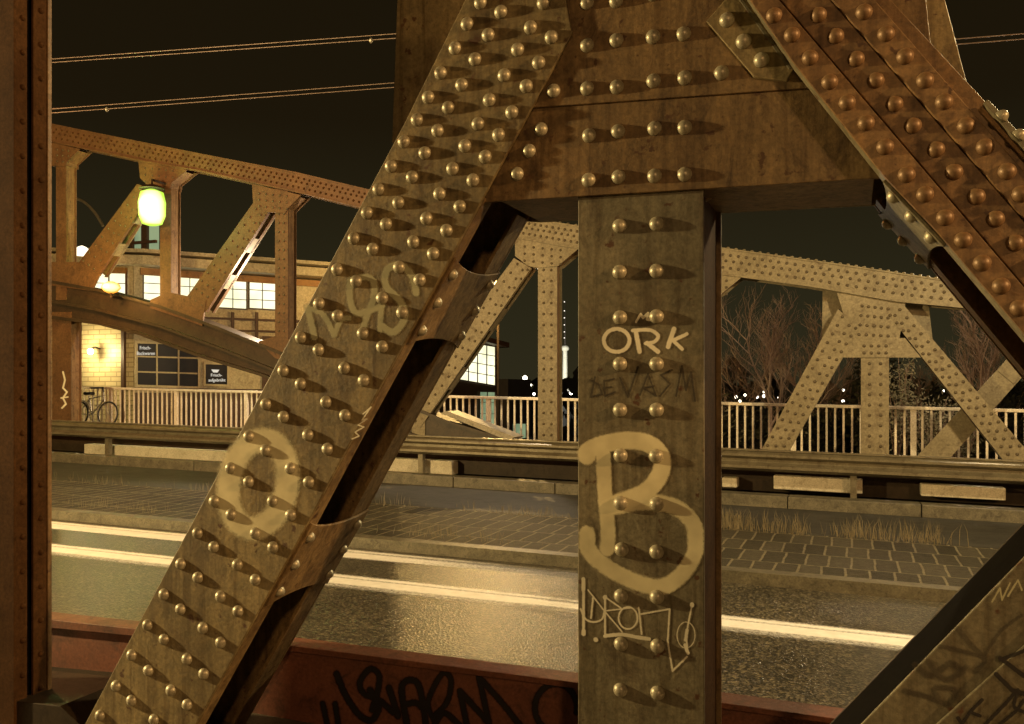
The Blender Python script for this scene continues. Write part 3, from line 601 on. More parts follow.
def far_diag(lt, rt, lb, rb_, side=1, battens=(.25, .62), riv=True, D_=fD, nr=16):
    FM = FARDIM if lt[0] < 300 else FAR
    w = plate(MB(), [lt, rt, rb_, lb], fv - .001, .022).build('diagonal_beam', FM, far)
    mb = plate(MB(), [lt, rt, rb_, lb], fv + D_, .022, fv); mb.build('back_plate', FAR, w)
    e = [rt, rb_] if side > 0 else [lt, lb]
    o_ = [lt, lb] if side > 0 else [rt, rb_]
    mb = edge_leg(MB(), o_, fv, fv + .022, fv + D_ - .001, (2 * side, 0), .01); mb.build('cover_plate', DARK, w)
    mb = edge_leg(MB(), e, fv, fv + .022, fv + .08, (-1.2 * side, 0), .01); edge_leg(mb, e, fv, fv + D_ - .07, fv + D_ - .001, (-1.2 * side, 0), .01); mb.build('side_angle', FM, w)
    for s in battens:
        a = tuple(e[0][i] + (e[1][i] - e[0][i]) * s for i in (0, 1)); b = tuple(e[0][i] + (e[1][i] - e[0][i]) * (s + .14) for i in (0, 1))
        edge_leg(MB(), [a, b], fv, fv + .023, fv + D_ - .002, (-1.6 * side, 0), .01).build('batten_plate', FAR, w)
    if riv:
        mb = MB()
        for k, fx in enumerate((.2, .5, .8)):
            far_rivets(mb, lt[0] + (rt[0] - lt[0]) * fx, lt[1] + (rt[1] - lt[1]) * fx + 4 + 3 * (k % 2), lb[0] + (rb_[0] - lb[0]) * fx, lb[1] + (rb_[1] - lb[1]) * fx - 4, nr, fv - .001)
        tag(mb.build('rivets', RIVD, w), kind='stuff')
    return w
far_diag((137, 184), (153, 189), (79, 262), (98, 276), nr=10)
far_diag((253, 203), (268, 213), (186, 298), (206, 312), nr=12)
far_diag((514, 258), (531, 268), (398, 414), (420, 428), nr=18)
far_diag((838, 309), (860, 328), (757, 458), (785, 458), nr=17)
far_diag((887, 313), (903, 304), (1008, 466), (1040, 466), side=1, nr=20, battens=())
far_diag((700, 292), (716, 296), (596, 450), (618, 452), nr=16)
far_diag((1200, 330), (1220, 340), (1010, 640), (1040, 640), riv=False) if False else None
# right node plates
w = plate(MB(), [(836, 290), (906, 300), (899, 341), (852, 341)], fv + .006, .02).build('gusset_plate', FAR, far)
mb = MB()
for r in range(4):
    far_rivets(mb, 862 - r * 1, 306 + r * 9.5, 888, 309 + r * 9, 5, fv + .006)
tag(mb.build('rivets', RIVD, w), kind='stuff')
w = plate(MB(), [(850, 338), (905, 338), (921, 357.5), (843, 357.5)], fv - .012, .018).build('tie_plate', FAR, far)
mb = MB(); far_rivets(mb, 864, 346, 886, 346, 4, fv - .012); far_rivets(mb, 864, 353, 886, 353, 4, fv - .012); tag(mb.build('rivets', RIVD, w), kind='stuff')
plate(MB(), [(822, 288), (930, 301), (936, 352), (821, 352)], fv + fD + .05, .02, fv).build('back_gusset_plate', FAR, far)
# crossing flat brace behind
w = plate(MB(), [(1090, 270), (1104, 285), (943, 466), (908, 466)], 17.3, .03).build('cross_brace', FAR, far)
plate(MB(), [(1008, 357), (1024, 370), (1014, 384), (998, 371)], 17.28, .018).build('splice_plate', FAR, w)
# curved lower chord on the left
lt = [(-120, 258), (40, 281), (100, 292), (160, 308), (220, 330), (275, 352), (340, 380), (400, 404), (450, 424), (505, 441)]
lb = [(505, 452), (440, 446), (370, 420), (300, 392), (265, 377), (200, 357), (140, 335), (100, 325), (40, 317), (-120, 300)]
mb = MB(); plate(mb, lt + lb, fv + .04, .03); plate(mb, lt + lb, fv + .42, .03, fv + .04); lc = mb.build('lower_chord', DARKCH, far)
mb = MB(); edge_leg(mb, lt, fv, fv - .05, fv + .46, (0, -3), .02); mb.build('cover_plate', DARKCH, lc)
m_ = [(x, y + 17) for x, y in lt[:-2]]
mb = MB(); edge_leg(mb, m_, fv, fv - .06, fv + .039, (0, 2.4), .02); edge_leg(mb, lb[::-1][:-1], fv, fv - .08, fv + .039, (0, -3), .02); mb.build('chord_angle', DARKCH, lc)
w = plate(MB(), [(440, 413), (447, 411), (515, 437), (509, 441)], fv - .06, .55).build('haunch_cover', CONC, lc)
plate(MB(), [(40, 262), (78, 262), (100, 274), (92, 291), (40, 284)], fv - .015, .035).build('gusset_plate', FARDIM, far)
plate(MB(), [(150, 300), (168, 292), (206, 300), (202, 326), (180, 318), (150, 308)], fv - .015, .035).build('gusset_plate', FARDIM, far)
plate(MB(), [(258, 342), (275, 336), (292, 340), (300, 366), (275, 358)], fv - .015, .035).build('gusset_plate', FARDIM, far)
lpz = far_post(52, 71, 312, 424)
spray('graffiti', lpz, [([(63, 372), (65, 380), (63, 388), (67, 392), (63, 398), (66, 404), (62, 408)], 1.6, .6), ([(61, 398), (68, 397)], 1.2, .6)], fv + .012, P_WHITE, .5, t=.004, label='white scrawl low on the post')
# bottom chord box and brackets under the guard rail
mb = MB(); mb.box((-45, 16.55, .24), (22, 17.3, .60), True); mb.build('bottom_chord', DARK, far)
# lamplit stretches of concrete ledge under the guard rail, built as pale blocks
CB = None
for x0, x1, yt, yb in [(722, 737, 477.5, 487), (773.5, 862.5, 475.5, 489), (921, 1006, 484, 496), (330, 452, 455, 468), (84, 238, 444, 455)]:
    v = 16.2
    a, b = P(x0, yt, v), P(x1, yt, v); a2, b2 = P(x0, yb, v), P(x1, yb, v)
    mb = MB(); b.z = a.z - G * (b.x - a.x); hh = a.z - a2.z; mb.prism([Vector((a.x, v, a.z)), Vector((b.x, v, b.z)), Vector((b.x, v, b.z - hh)), Vector((a.x, v, a.z - hh))], (0, .3, 0))
    o = mb.build('lit_ledge_block', CONC, loc=Vector((a.x, v, a.z - hh)), bevel=.015)
    lab = {722: 'short lamplit stretch of ledge as a pale block under the guard rail, beside the tall graffiti post', 773: 'long lamplit stretch of ledge as a pale block under the guard rail below the far truss node', 921: 'lamplit stretch of ledge as a pale block under the guard rail at the far right end',
           330: 'lamplit stretch of ledge as a pale block under the guard rail seen just right of the sloping beam', 84: 'long lamplit stretch of ledge as a pale block under the guard rail below the bicycle'}[int(x0)]
    o.data.materials[0] = LITC; tag(o, lab, 'concrete block', 'lamplit ledge blocks under the guard rail')
# ------------------------------------------------------------------ guard rail
gd = empty('guard_rail', D(-8, 15.95, .3), 'long galvanised crash barrier along the far kerb', 'guard rail')
prof = [(.0, .99), (-.03, .985), (-.12, .94), (-.12, .90), (-.02, .85), (-.02, .80), (-.12, .745), (-.12, .70), (-.03, .655), (.0, .65)]
mb = MB(); us = [-45, 20]
pts = []
for uu in us: pts += [D(uu, 15.95 + p, w) for p, w in prof]
pts += [D(uu, 15.95 + p + .012, w) for uu in us for p, w in prof]
n = len(prof); fs = [(i, i + 1, n + i + 1, n + i) for i in range(n - 1)] + [(2 * n + i, 3 * n + i, 3 * n + i + 1, 2 * n + i + 1) for i in range(n - 1)]
mb.add(pts, fs); mb.build('beam', GALV, gd)
for i in range(17):
    uu = -44 + i * 4
    mb = MB(); mb.box((uu - .05, 15.98, .22), (uu + .05, 16.1, .95), True); mb.build('post', GALV, gd)
mb = MB(); mb.box((-45, 15.9, .992), (20, 16.02, 1.015), True); mb.build('cap_strip', GALV, gd)
# ------------------------------------------------------------------ railing beyond the far pavement
rl = empty('railing', D(-8, 18.6, .72), 'pale painted steel railing with upright bars along the far pavement', 'railing')
ru0, ru1 = -38, 14
mb = MB(); mb.box((ru0, 18.56, 1.71), (ru1, 18.66, 1.77), True); mb.build('handrail', RAILM, rl, bevel=.008)
mb = MB(); mb.box((ru0, 18.585, .80), (ru1, 18.635, .84), True); mb.build('bottom_rail', RAILM, rl)
u = ru0; k = 0; mb = MB()
while u < ru1:
    if k % 14 == 0:
        m2 = MB(); m2.box((u - .05, 18.57, .72), (u + .05, 18.65, 1.708), True); m2.build('post', RAILM, rl)
    else: mb.box((u - .019, 18.595, .842), (u + .019, 18.625, 1.708), True)
    u += .155; k += 1
mb.build('balusters', RAILM, rl)

# ------------------------------------------------------------------ station hall
def on_line(x, p0, d):                        # distance along the view axis where column x meets an upright plane
    a = (x - 512) / F; r = Vector((a * cs - sn, a * sn + cs))
    M = Matrix(((r.x, -d.x), (r.y, -d.y))); s = M.inverted() @ Vector((p0.x, p0.y)); return s[0]
tcn = 30.0; cor = PT(134, 388, tcn)
dr = Vector((.62, .785)); dl = Vector((-1.0, 0.0))
def wr(x, y, back=0.0):                       # point on the right hand face; back pushes it inward
    t = on_line(x, cor, dr); return PT(x, y, t) + Vector((-dr.y, dr.x, 0)) * back
def wl(x, y, back=0.0):
    t = on_line(x, cor, dl); return PT(x, y, t) + Vector((0, 1, 0)) * back
NR = Vector((-dr.y, dr.x, 0)); NL = Vector((0, 1, 0))
hall = empty('station_building', PT(134, 430, tcn + 3), 'old station hall with lit upper windows and bakery signs, beyond the railing', 'building')
def wpanel(name, fn, nrm, pxs, th, mat, parent, out=0.0, bevel=0):
    mb = MB(); mb.prism([fn(x, y, -out) for x, y in pxs], nrm * th); return mb.build(name, mat, parent, bevel=bevel)
wl_ = wpanel('wall', wl, NL, [(20, 318), (133, 322), (133, 440), (20, 440)], .3, BRICK, hall)
wpanel('wall', wl, NL, [(20, 262), (133, 266), (133, 321.8), (20, 317.8)], .3, PLASTER, hall)
wpanel('wall', wr, NR, [(134, 266), (345, 284), (345, 430), (134, 440)], .3, PLASTER, hall)
# roof slabs
rf = MB(); rf.prism([wl(15, 256, -.8), wl(133, 258, -.9), wr(138, 258, -.9), wr(350, 273, -.9), wr(350, 273, 6), wl(15, 256, 6)], (0, 0, -.32)); rf.build('roof', PLASTER, hall, bevel=.03)
rf = MB(); rf.prism([wl(15, 254.5, -1.0), wl(133, 256.5, -1.1), wr(138, 256.5, -1.1), wr(352, 271, -1.1), wr(352, 271, 6), wl(15, 254.5, 6)], (0, 0, .12)); rf.build('roof_edge', PLASTER, hall)
wpanel('fascia', wr, NR, [(140, 268), (345, 283), (345, 289), (140, 275)], .1, surf('ochre_fascia', (.35, .18, .05), (.28, .13, .04), scale=2), hall, .12)
wpanel('fascia', wl, NL, [(20, 265), (128, 268), (128, 274), (20, 271)], .1, bpy.data.materials['ochre_fascia'], hall, .12)
mb = MB(); mb.prism([wl(129, 262, .25), wl(136, 262, .25), wr(143, 263, .25), wr(143, 310, .25), wl(136, 309, .25), wl(129, 308, .25)], (0, .25, 0)); mb.build('corner_pillar', surf('maroon_paint', (.10, .025, .02), (.07, .018, .015), scale=3), hall)
def grid_window(fn, nrm, x0, y0, x1, y1, slope, cx, cy, glass, frame, parent, out=.03, fw=1.2, bar=.7, name='window'):
    ln = lambda x, y: (x, y + slope * (x - x0))
    f = MB()
    for q in ([ln(x0, y0), ln(x1, y0), ln(x1, y0 + fw), ln(x0, y0 + fw)], [ln(x0, y1 - fw), ln(x1, y1 - fw), ln(x1, y1), ln(x0, y1)],
              [ln(x0, y0 + fw), ln(x0 + fw, y0 + fw), ln(x0 + fw, y1 - fw), ln(x0, y1 - fw)], [ln(x1 - fw, y0 + fw), ln(x1, y0 + fw), ln(x1, y1 - fw), ln(x1 - fw, y1 - fw)]):
        f.prism([fn(x, y, -(out + .05)) for x, y in q], nrm * .06)
    for i in range(1, cx):
        x = x0 + (x1 - x0) * i / cx; f.prism([fn(a, b, -(out + .04)) for a, b in (ln(x - bar / 2, y0 + fw), ln(x + bar / 2, y0 + fw), ln(x + bar / 2, y1 - fw), ln(x - bar / 2, y1 - fw))], nrm * .05)
    for j in range(1, cy):
        y = y0 + (y1 - y0) * j / cy; f.prism([fn(a, b, -(out + .036)) for a, b in (ln(x0 + fw, y - bar / 2), ln(x1 - fw, y - bar / 2), ln(x1 - fw, y + bar / 2), ln(x0 + fw, y + bar / 2))], nrm * .04)
    w = f.build(name, frame, parent)
    g = MB(); g.prism([fn(x, y, -out) for x, y in (ln(x0 + .4, y0 + .4), ln(x1 - .4, y0 + .4), ln(x1 - .4, y1 - .4), ln(x0 + .4, y1 - .4))], nrm * .02); g.build('pane', glass, w)
    return w
grid_window(wl, NL, 92, 272, 128, 305, .02, 2, 3, WARMWIN, WOODT, hall)
grid_window(wr, NR, 142.5, 273, 166, 303, .06, 1, 3, WARMWIN, WOODT, hall)
grid_window(wr, NR, 176, 276, 203, 306, .06, 2, 3, WARMWIN, WOODT, hall)
grid_window(wr, NR, 203.5, 277.5, 247, 307.5, .06, 3, 3, WARMWIN, WOODT, hall)
grid_window(wr, NR, 248, 280, 276, 309, .06, 2, 3, WARMWIN, WOODT, hall)
wpanel('timber_frame', wr, NR, [(180, 316), (345, 322), (345, 324), (180, 318)], .05, WOODT, hall, .06)
for x in (231, 255, 278): wpanel('timber_frame', wr, NR, [(x, 312), (x + 3, 312.5), (x + 3, 345), (x, 345)], .05, WOODT, hall, .055)
wpanel('timber_frame', wr, NR, [(180, 328.5), (345, 332), (345, 334), (180, 330.5)], .05, WOODT, hall, .05)
wpanel('drain_pipe', wl, NL, [(123.5, 322), (126.5, 322), (126.5, 440), (123.5, 440)], .1, WOODT, hall, .12)
gw = grid_window(wr, NR, 135, 341, 200, 387, .03, 3, 3, BLACKGLASS, FRAMEW, hall, fw=2.4, bar=1.5)
g2w = grid_window(wr, NR, 203, 362, 229, 386, .03, 1, 1, BLACKGLASS, FRAMEW, hall, fw=2.2)
wpanel('sill', wr, NR, [(120, 387.5), (345, 390), (345, 392), (120, 389.5)], .2, WOODT, hall, .14)
wpanel('plinth', wr, NR, [(134, 392.5), (345, 394), (345, 440), (134, 440)], .1, WOODT, hall, .08)
wpanel('dark_door', wr, NR, [(262, 336), (345, 340), (345, 400), (262, 398)], .05, WOODT, hall, .04)
SIGNM = glow('lit_sign_letters', (1, .93, .78), .7)
def text(body, fn, nrm, x, y, hpx, parent, width_px):
    cu = bpy.data.curves.new('lettering', 'FONT'); cu.body = body; cu.size = 1; cu.extrude = .01; cu.align_x = 'CENTER'
    o = bpy.data.objects.new('lettering', cu); C.objects.link(o)
    bpy.context.view_layer.update()
    dg = bpy.context.evaluated_depsgraph_get(); me = bpy.data.meshes.new_from_object(o.evaluated_get(dg)); bpy.data.objects.remove(o)
    xs = [q.co.x for q in me.vertices]; w = max(xs) - min(xs); c = (max(xs) + min(xs)) / 2
    p = fn(x, y, -.08); r = fn(x + width_px / 2, y, -.08) - fn(x - width_px / 2, y, -.08); upv = fn(x, y - hpx, -.08) - p
    for q in me.vertices: q.co = p + r * ((q.co.x - c) / w) + upv * (q.co.y / .7) + (-nrm) * q.co.z - origin(parent)
    me.materials.clear(); me.materials.append(SIGNM)
    o = bpy.data.objects.new('lettering', me); C.objects.link(o); o.parent = parent
    return o
text('Frisch-', wr, NR, 145, 349.5, 3.4, gw, 11); text('Backwaren', wr, NR, 145.5, 355, 3.4, gw, 18)
text('Frisch-', wr, NR, 216, 376.5, 3.0, g2w, 11); text('aufgebrüht', wr, NR, 216.5, 381.5, 3.0, g2w, 17)
wpanel('sign_emblem', wr, NR, [(211, 369.5), (219, 369.8), (217, 372.6), (213, 372.4)], .02, SIGNM, g2w, .06)
# glazed roof lantern
mb = MB(); tl = PT(133, 224, 31); tr = PT(162, 224, 31); bl = PT(133, 257, 31)
zt, zb = tl.z, bl.z
dx = (tr - tl); 
gl = MB(); gl.prism([tl, tr, Vector((tr.x, tr.y, zb)), Vector((tl.x, tl.y, zb))], (0, .5, 0)); gl = gl.build('roof_lantern', GREENWIN, hall)
fr = MB()
for s in (0, .43, 1):
    p = tl + dx * s; wv = dx.normalized()
    ww = .24 if .2 < s < .6 else .1
    fr.box((p.x - ww / 2, p.y - .08, zb), (p.x + ww / 2, p.y + .06, zt))
zm = zb + (zt - zb) * .42
fr.box((tl.x - .1, tl.y - .06, zm - .05), (tr.x + .1, tl.y + .02, zm + .05)); fr.box((tl.x - .2, tl.y - .15, zb - .1), (tr.x + .1, tl.y + .6, zb + .08)); fr.box((tl.x - .3, tl.y - .25, zt), (tr.x + .15, tl.y + .7, zt + .15))
fr.build('lantern_frame', WOODT, gl)
# second building with big lit window
b2 = empty('workshop_building', PT(470, 470, 60), 'dark workshop with one big gridded lit window behind the railing', 'building')
P0 = PT(497, 388, 60.0); d2r = Vector((.30, .954)); N2 = Vector((-d2r.y, d2r.x, 0))
def w2(x, y, back=0.0): return PT(x, y, on_line(x, P0, d2r)) + N2 * back
mb = MB(); mb.prism([w2(430, 330), w2(497, 349), w2(497, 470), w2(430, 470)], N2 * 9); mb.build('wall', surf('dark_brick_wall', (.06, .035, .022), (.04, .022, .014), scale=1), b2)
mb = MB(); mb.prism([w2(426, 324, -.8), w2(500, 343, -.8), w2(500, 348, -.8), w2(426, 329, -.8)], N2 * 10); mb.build('roof', WOODT, b2)
grid_window(w2, N2, 440, 337, 495, 377, .17, 6, 4, WARMWIN, WOODT, b2, .06, 1, .7)
grid_window(w2, N2, 478, 391, 495, 436, .02, 2, 4, GREENWIN, WOODT, b2, .06, 1, .6, name='glazed_door')
mb = MB(); mb.prism([PT(498, 379, 66), PT(508, 379, 66), PT(508, 440, 66), PT(498, 440, 66)], (0, 5, 0)); mb.build('annex', bpy.data.materials['dark_brick_wall'], b2)
mb = MB(); mb.prism([PT(513, 424, 58), PT(524, 424, 58), PT(524, 438, 58), PT(513, 438, 58)], (0, .3, 0)); mb.build('lit_hatch', GREENWIN, b2)

# ------------------------------------------------------------------ television tower far away
tt = 3600.0; tb = PT(565, 391, tt)
tv = empty('television_tower', tb, 'floodlit white television tower on the horizon with red and white mast lights', 'tower')
sc_ = tt / F
mb = MB(); mb.lathe(tb, [(4.2 * sc_, -9), (2.7 * sc_, 6 * sc_), (2.3 * sc_, 40 * sc_)], 20); mb.build('shaft', TOWERM, tv, smooth=False)
mb = MB(); mb.lathe(tb + Vector((0, 0, 40 * sc_)), [(2.3 * sc_, 0), (3.6 * sc_, .8 * sc_), (4.3 * sc_, 2.2 * sc_), (4.3 * sc_, 3.6 * sc_), (3.4 * sc_, 5 * sc_), (1.6 * sc_, 6 * sc_)], 24); mb.build('sphere', TOWERM, tv, smooth=True)
mb = MB(); mb.lathe(tb + Vector((0, 0, 46 * sc_)), [(.9 * sc_, 0), (.6 * sc_, 20 * sc_), (.25 * sc_, 44 * sc_)], 10); mb.build('mast', surf('dark_mast', (.06, .05, .04), (.05, .04, .03)), tv)
ML = glow('mast_lamp', (1, .9, .75), 2.0)
for k in (53, 59, 66, 73, 80, 89):
    mb = MB(); mb.lathe(tb + Vector((0, -8, k * sc_)), [(.1, -2.2), (2.0, -1), (2.4, 0), (2.0, 1), (.1, 2.2)], 10); mb.build('mast_lamp', ML, tv)

# ------------------------------------------------------------------ overhead wires
def wire(x0, y0, x1, y1, v, label, bead=None, dy=0):
    a, b = P(x0, y0, v), P(x1, y1, v); d = b - a
    a0 = a - d * .25; b0 = b + d * (2.6)
    n = 24; pts = [a0 + (b0 - a0) * (i / n) + Vector((0, 0, -.01 * math.sin(math.pi * i / n))) for i in range(n + 1)]
    loc = pts[0]
    mb = MB(); mb.tube(pts, .0048, 6)
    o = mb.build('overhead_wire', WIREM, loc=loc); tag(o, label, 'wire', 'overhead wires above the road')
    if bead:
        c = P(*bead, v); mb = MB(); mb.lathe(c - Vector((0, 0, .03)), [(.006, 0), (.02, .015), (.025, .03), (.02, .045), (.006, .06)], 10); mb.build('clamp', CHROME, o)
for x0, y0, x1, y1, lab, bead in [(57, 59.5, 395, 34, 'upper wire of the higher pair of overhead wires', None), (57, 63, 395, 38.5, 'lower wire of the higher pair of overhead wires, with a bright clamp', (371, 40.5)),
                                  (57, 109.5, 395, 83, 'upper wire of the lower pair of overhead wires', None), (57, 113.5, 395, 87.5, 'lower wire of the lower pair of overhead wires, with a clamp at left', (107, 109.5))]:
    wire(x0, y0 - 1, x1, y1 - 1, 9.0, lab, bead)

# ------------------------------------------------------------------ lamps that show
GREENLAMP = glow('greenish_mercury_glass', (.62, 1.0, .28), 5.0)
WHITEHOT = glow('white_lamp_tube', (.9, 1.0, .72), 30.0)
ORANGE = glow('orange_lamp_glass', (1.0, .55, .16), 12.0)
lt_ = P(152, 207, 16.25)
def bulb(name, core, rim):
    m, nt, b, out = nodes(name); L = nt.links.new
    lw = N(nt, 'ShaderNodeLayerWeight', Blend=.5); rr = ramp(nt, [(.05, core), (.6, rim)]); L(lw.outputs['Facing'], rr.inputs['Fac'])
    L(rr.outputs['Color'], b.inputs['Emission Color']); b.inputs['Emission Strength'].default_value = 1.7; b.inputs['Base Color'].default_value = (.1, .1, .1, 1); return m
GREENLAMP = bulb('greenish_mercury_glass', (1, 1, .62), (.34, .62, .03))
ORANGEB = bulb('orange_lamp_globe', (1, .8, .42), (1, .34, .03))
gl = empty('street_lamp', Vector((lt_.x, lt_.y, lt_.z - .5)), 'bright greenish lantern lamp hanging from the far truss near the hall tower', 'street lamp')
mb = MB(); mb.lathe(lt_, [(.10, -.42), (.22, -.38), (.29, -.2), (.30, .1), (.25, .33), (.08, .40)], 24); mb.build('globe', GREENLAMP, gl, smooth=True)
mb = MB(); mb.lathe(lt_, [(.08, .405), (.28, .41), (.2, .47), (.03, .52)], 20); mb.tube([lt_ + Vector((0, 0, .5)), lt_ + Vector((0, 0, .62)), lt_ + Vector((0, .42, .62))], .03, 8); mb.build('bracket', DARK, gl)
ol = P(111, 288, 16.35)
so = empty('street_lamp', Vector((ol.x, ol.y, ol.z - .2)), 'orange glowing lamp fixed to the sloping lower chord', 'street lamp')
mb = MB(); mb.tube([ol + Vector((0, .35, -.2)), ol + Vector((0, 0, -.2)), ol + Vector((0, 0, -.12))], .03, 8); mb.build('bracket', DARK, so)
mb = MB(); mb.lathe(ol, [(.06, -.12), (.15, -.08), (.22, .0), (.18, .10), (.06, .15)], 18); mb.build('globe', ORANGEB, so, smooth=True)
rl_ = PT(493, 286, 33)
ro = empty('street_lamp', Vector((rl_.x, rl_.y, -6.5)), 'tall street lamp beyond the railing, behind the sloping beam', 'street lamp')
mb = MB(); mb.tube([Vector((rl_.x, rl_.y + .5, -6.5)), Vector((rl_.x, rl_.y + .5, rl_.z)), Vector((rl_.x, rl_.y + .4, rl_.z + .25)), Vector((rl_.x, rl_.y, rl_.z + .28))], .05, 8); mb.build('pole', DARK, ro)
mb = MB(); mb.lathe(rl_, [(.05, -.02), (.12, .0), (.16, .12), (.1, .24), (.03, .27)], 14); mb.build('lamp_head', ORANGE, ro, smooth=True)
wl2 = wl(101, 352, -.45)
wo = empty('wall_lamp', wl2, 'small bright lamp on the yellow brick wall of the hall', 'wall lamp')
mb = MB(); mb.lathe(wl2, [(.03, -.1), (.09, -.06), (.1, .05), (.04, .1)], 12); mb.build('lamp_head', glow('warm_wall_lamp', (1, .85, .5), 8.0), wo, smooth=True)
mb = MB(); mb.tube([wl2 + Vector((0, 0, .1)), wl2 + Vector((0, .2, .16)), wl2 + Vector((0, .42, .1))], .02, 6); mb.build('bracket', DARK, wo)
# curved arm lamp at the left
al = empty('street_lamp', P(60, 430, 24), 'slender lamp with a curved arm and small white head at left', 'street lamp')
pth = smooth([(66, 440), (66, 300), (67, 215), (74, 200), (84, 202), (95, 213), (103, 226)], 6)
mb = MB(); mb.tube([P(x, y, 22.0) for x, y in pth], .045, 8); mb.build('pole', GALV, al)
h0 = P(82, 252, 22.0); mb = MB(); mb.lathe(h0, [(.05, -.12), (.28, -.1), (.3, .02), (.12, .16), (.03, .2)], 14); mb.build('lamp_head', glow('white_lamp_head', (1, .85, .62), 2.0), al)
mb = MB(); mb.tube([P(67, 252, 22.0), P(80, 250, 22.0)], .03, 6); mb.build('bracket', GALV, al)

# ------------------------------------------------------------------ bicycle by the railing
bc = P(92, 421, 18.2); bz = .72 - G * bc.x + .0
bike = empty('bicycle', Vector((bc.x, bc.y, bz)), 'parked bicycle leaning on the pale railing at left', 'bicycle')
def bp(x, z, y=0.0): return Vector((bc.x + x, bc.y + y + .12 * z, bz + z))
def wheel(x):
    mb = MB(); mb.ring(bp(x, .34), .32, .022, (0, 1, -.12), 32, 8); w = mb.build('wheel', RUBBER, bike, smooth=True)
    mb = MB()
    for i in range(14):
        t = 2 * math.pi * i / 14; mb.tube([bp(x, .34), bp(x + .3 * math.cos(t), .34 + .3 * math.sin(t))], .003, 4)
    mb.ring(bp(x, .34), .30, .012, (0, 1, -.12), 32, 6); mb.build('rim', CHROME, w)
wheel(-.5); wheel(.5)
mb = MB()
for a, b in (((-.5, .34), (-.05, .32)), ((-.05, .32), (-.2, .82)), ((-.5, .34), (-.17, .74)), ((-.05, .32), (.33, .72)), ((-.17, .74), (.30, .82)), ((.28, .9), (.36, .62)), ((.36, .62), (.5, .34))):
    mb.tube([bp(*a), bp(*b)], .018, 8)
mb.build('frame', CHROME, bike)
mb = MB(); mb.box((bc.x - .34, bc.y + .02, bz + .84), (bc.x - .08, bc.y + .2, bz + .92)); mb.build('saddle', RUBBER, bike, bevel=.03)
mb = MB(); mb.tube([bp(.28, .9), bp(.26, 1.02)], .015, 8); mb.tube([bp(.12, 1.02, -.28), bp(.26, 1.04, 0), bp(.12, 1.02, .1)], .014, 8); mb.build('handlebar', RUBBER, bike)
mb = MB(); mb.ring(bp(-.05, .32, -.03), .09, .008, (0, 1, -.12), 20, 5); mb.tube([bp(-.05, .32, -.08), bp(.06, .18, -.1)], .012, 6); mb.build('crank', CHROME, bike)
mb = MB(); mb.tube([bp(-.5 + .37 * math.cos(t), .34 + .37 * math.sin(t)) for t in [math.radians(a) for a in range(20, 185, 15)]], .02, 6); mb.build('mudguard', CHROME, bike)

# ------------------------------------------------------------------ trees and shrubs beyond the railing
def bare_tree(base, height, seed, label, lean=0.0, mat=BARK):
    rnd = random.Random(seed)
    o = empty('bare_tree', base, label, 'tree', 'bare winter trees beyond the railing')
    tr = MB(); br = MB()
    def grow(p, d, ln, r, lvl):
        pts = [p]; q = p.copy(); dd = d.copy(); n = 5
        for i in range(n):
            dd = (dd + Vector((rnd.gauss(0, .13), rnd.gauss(0, .13), rnd.gauss(.03, .06)))).normalized(); q = q + dd * ln / n; pts.append(q.copy())
        (tr if lvl == 0 else br).tube(pts, r, 6 if lvl < 2 else 3, r * .55 if lvl < 3 else r * .5)
        if lvl >= 4: return
        for i in range(1 if lvl == 0 else 1, n + 1):
            if lvl == 0 and i < 2: continue
            for _ in range(1 if lvl in (0, 2) else (2 if lvl == 1 else 1)):
                ax = Vector((rnd.uniform(-1, 1), rnd.uniform(-1, 1), rnd.uniform(-.1, .9))).normalized()
                nd = (dd * .75 + ax * .8).normalized()
                grow(pts[i], nd, ln * rnd.uniform(.42, .68), r * .5, lvl + 1)
    grow(Vector(base), Vector((lean, 0, 1)).normalized(), height * .5, height * .012, 0)
    tr.build('trunk', mat, o); br.build('crown', mat, o)
    return o
for i, (x, yb, t, hgt, lab) in enumerate([(775, 440, 27, 10.5, 'bare pale stemmed tree left of the far diagonal, tallest'), (800, 440, 31, 11, 'bare reddish tree close behind the far diagonal'), (738, 440, 34, 9, 'thin bare tree beside the tall graffiti post'),
                                          (965, 440, 26, 9, 'bare tree behind the crossing flat brace'), (1010, 440, 30, 10, 'bare tree at the right edge behind the railing'), (905, 440, 36, 9, 'small bare tree right of the far upright'), (840, 440, 40, 9, 'distant bare tree under the far truss node')]):
    b = PT(x, yb, t); b.z = -6.5 + 1.2
    b.z = CZ + (HZ - 470) / F * t
    bare_tree(b, hgt * .62, 40 + i, lab, random.uniform(-.15, .15))
def leaf_shrub(base, w, h, n, mat, label, seed, name='shrub', ls=.05, group=None):
    rnd = random.Random(seed); o = empty(name, base, label, 'shrub', group)
    st = MB(); lf = MB(); base = Vector(base); cl = []
    for i in range(14):
        e = base + Vector((rnd.uniform(-w, w) * .8, rnd.uniform(-w, w) * .5, h * rnd.uniform(.5, 1)))
        st.tube([base, base + (e - base) * .5 + Vector((rnd.uniform(-.1, .1), 0, .1)), e], .02, 4, .006); cl.append(e)
    for i in range(n):
        e = rnd.choice(cl); k = rnd.random() ** .5
        p = base + (e - base) * rnd.uniform(.35, 1.05) + Vector((rnd.gauss(0, w * .16), rnd.gauss(0, w * .16), rnd.gauss(0, h * .08)))
        a = Vector((rnd.gauss(0, 1), rnd.gauss(0, 1), rnd.gauss(0, 1))).normalized(); b = a.orthogonal().normalized()
        s = ls * rnd.uniform(.6, 1.4)
        lf.add([p - a * s, p + b * s * .4, p + a * s, p - b * s * .4], [(0, 1, 2, 3)])
    st.build('stem', BARK, o); lf.build('foliage', mat, o); return o
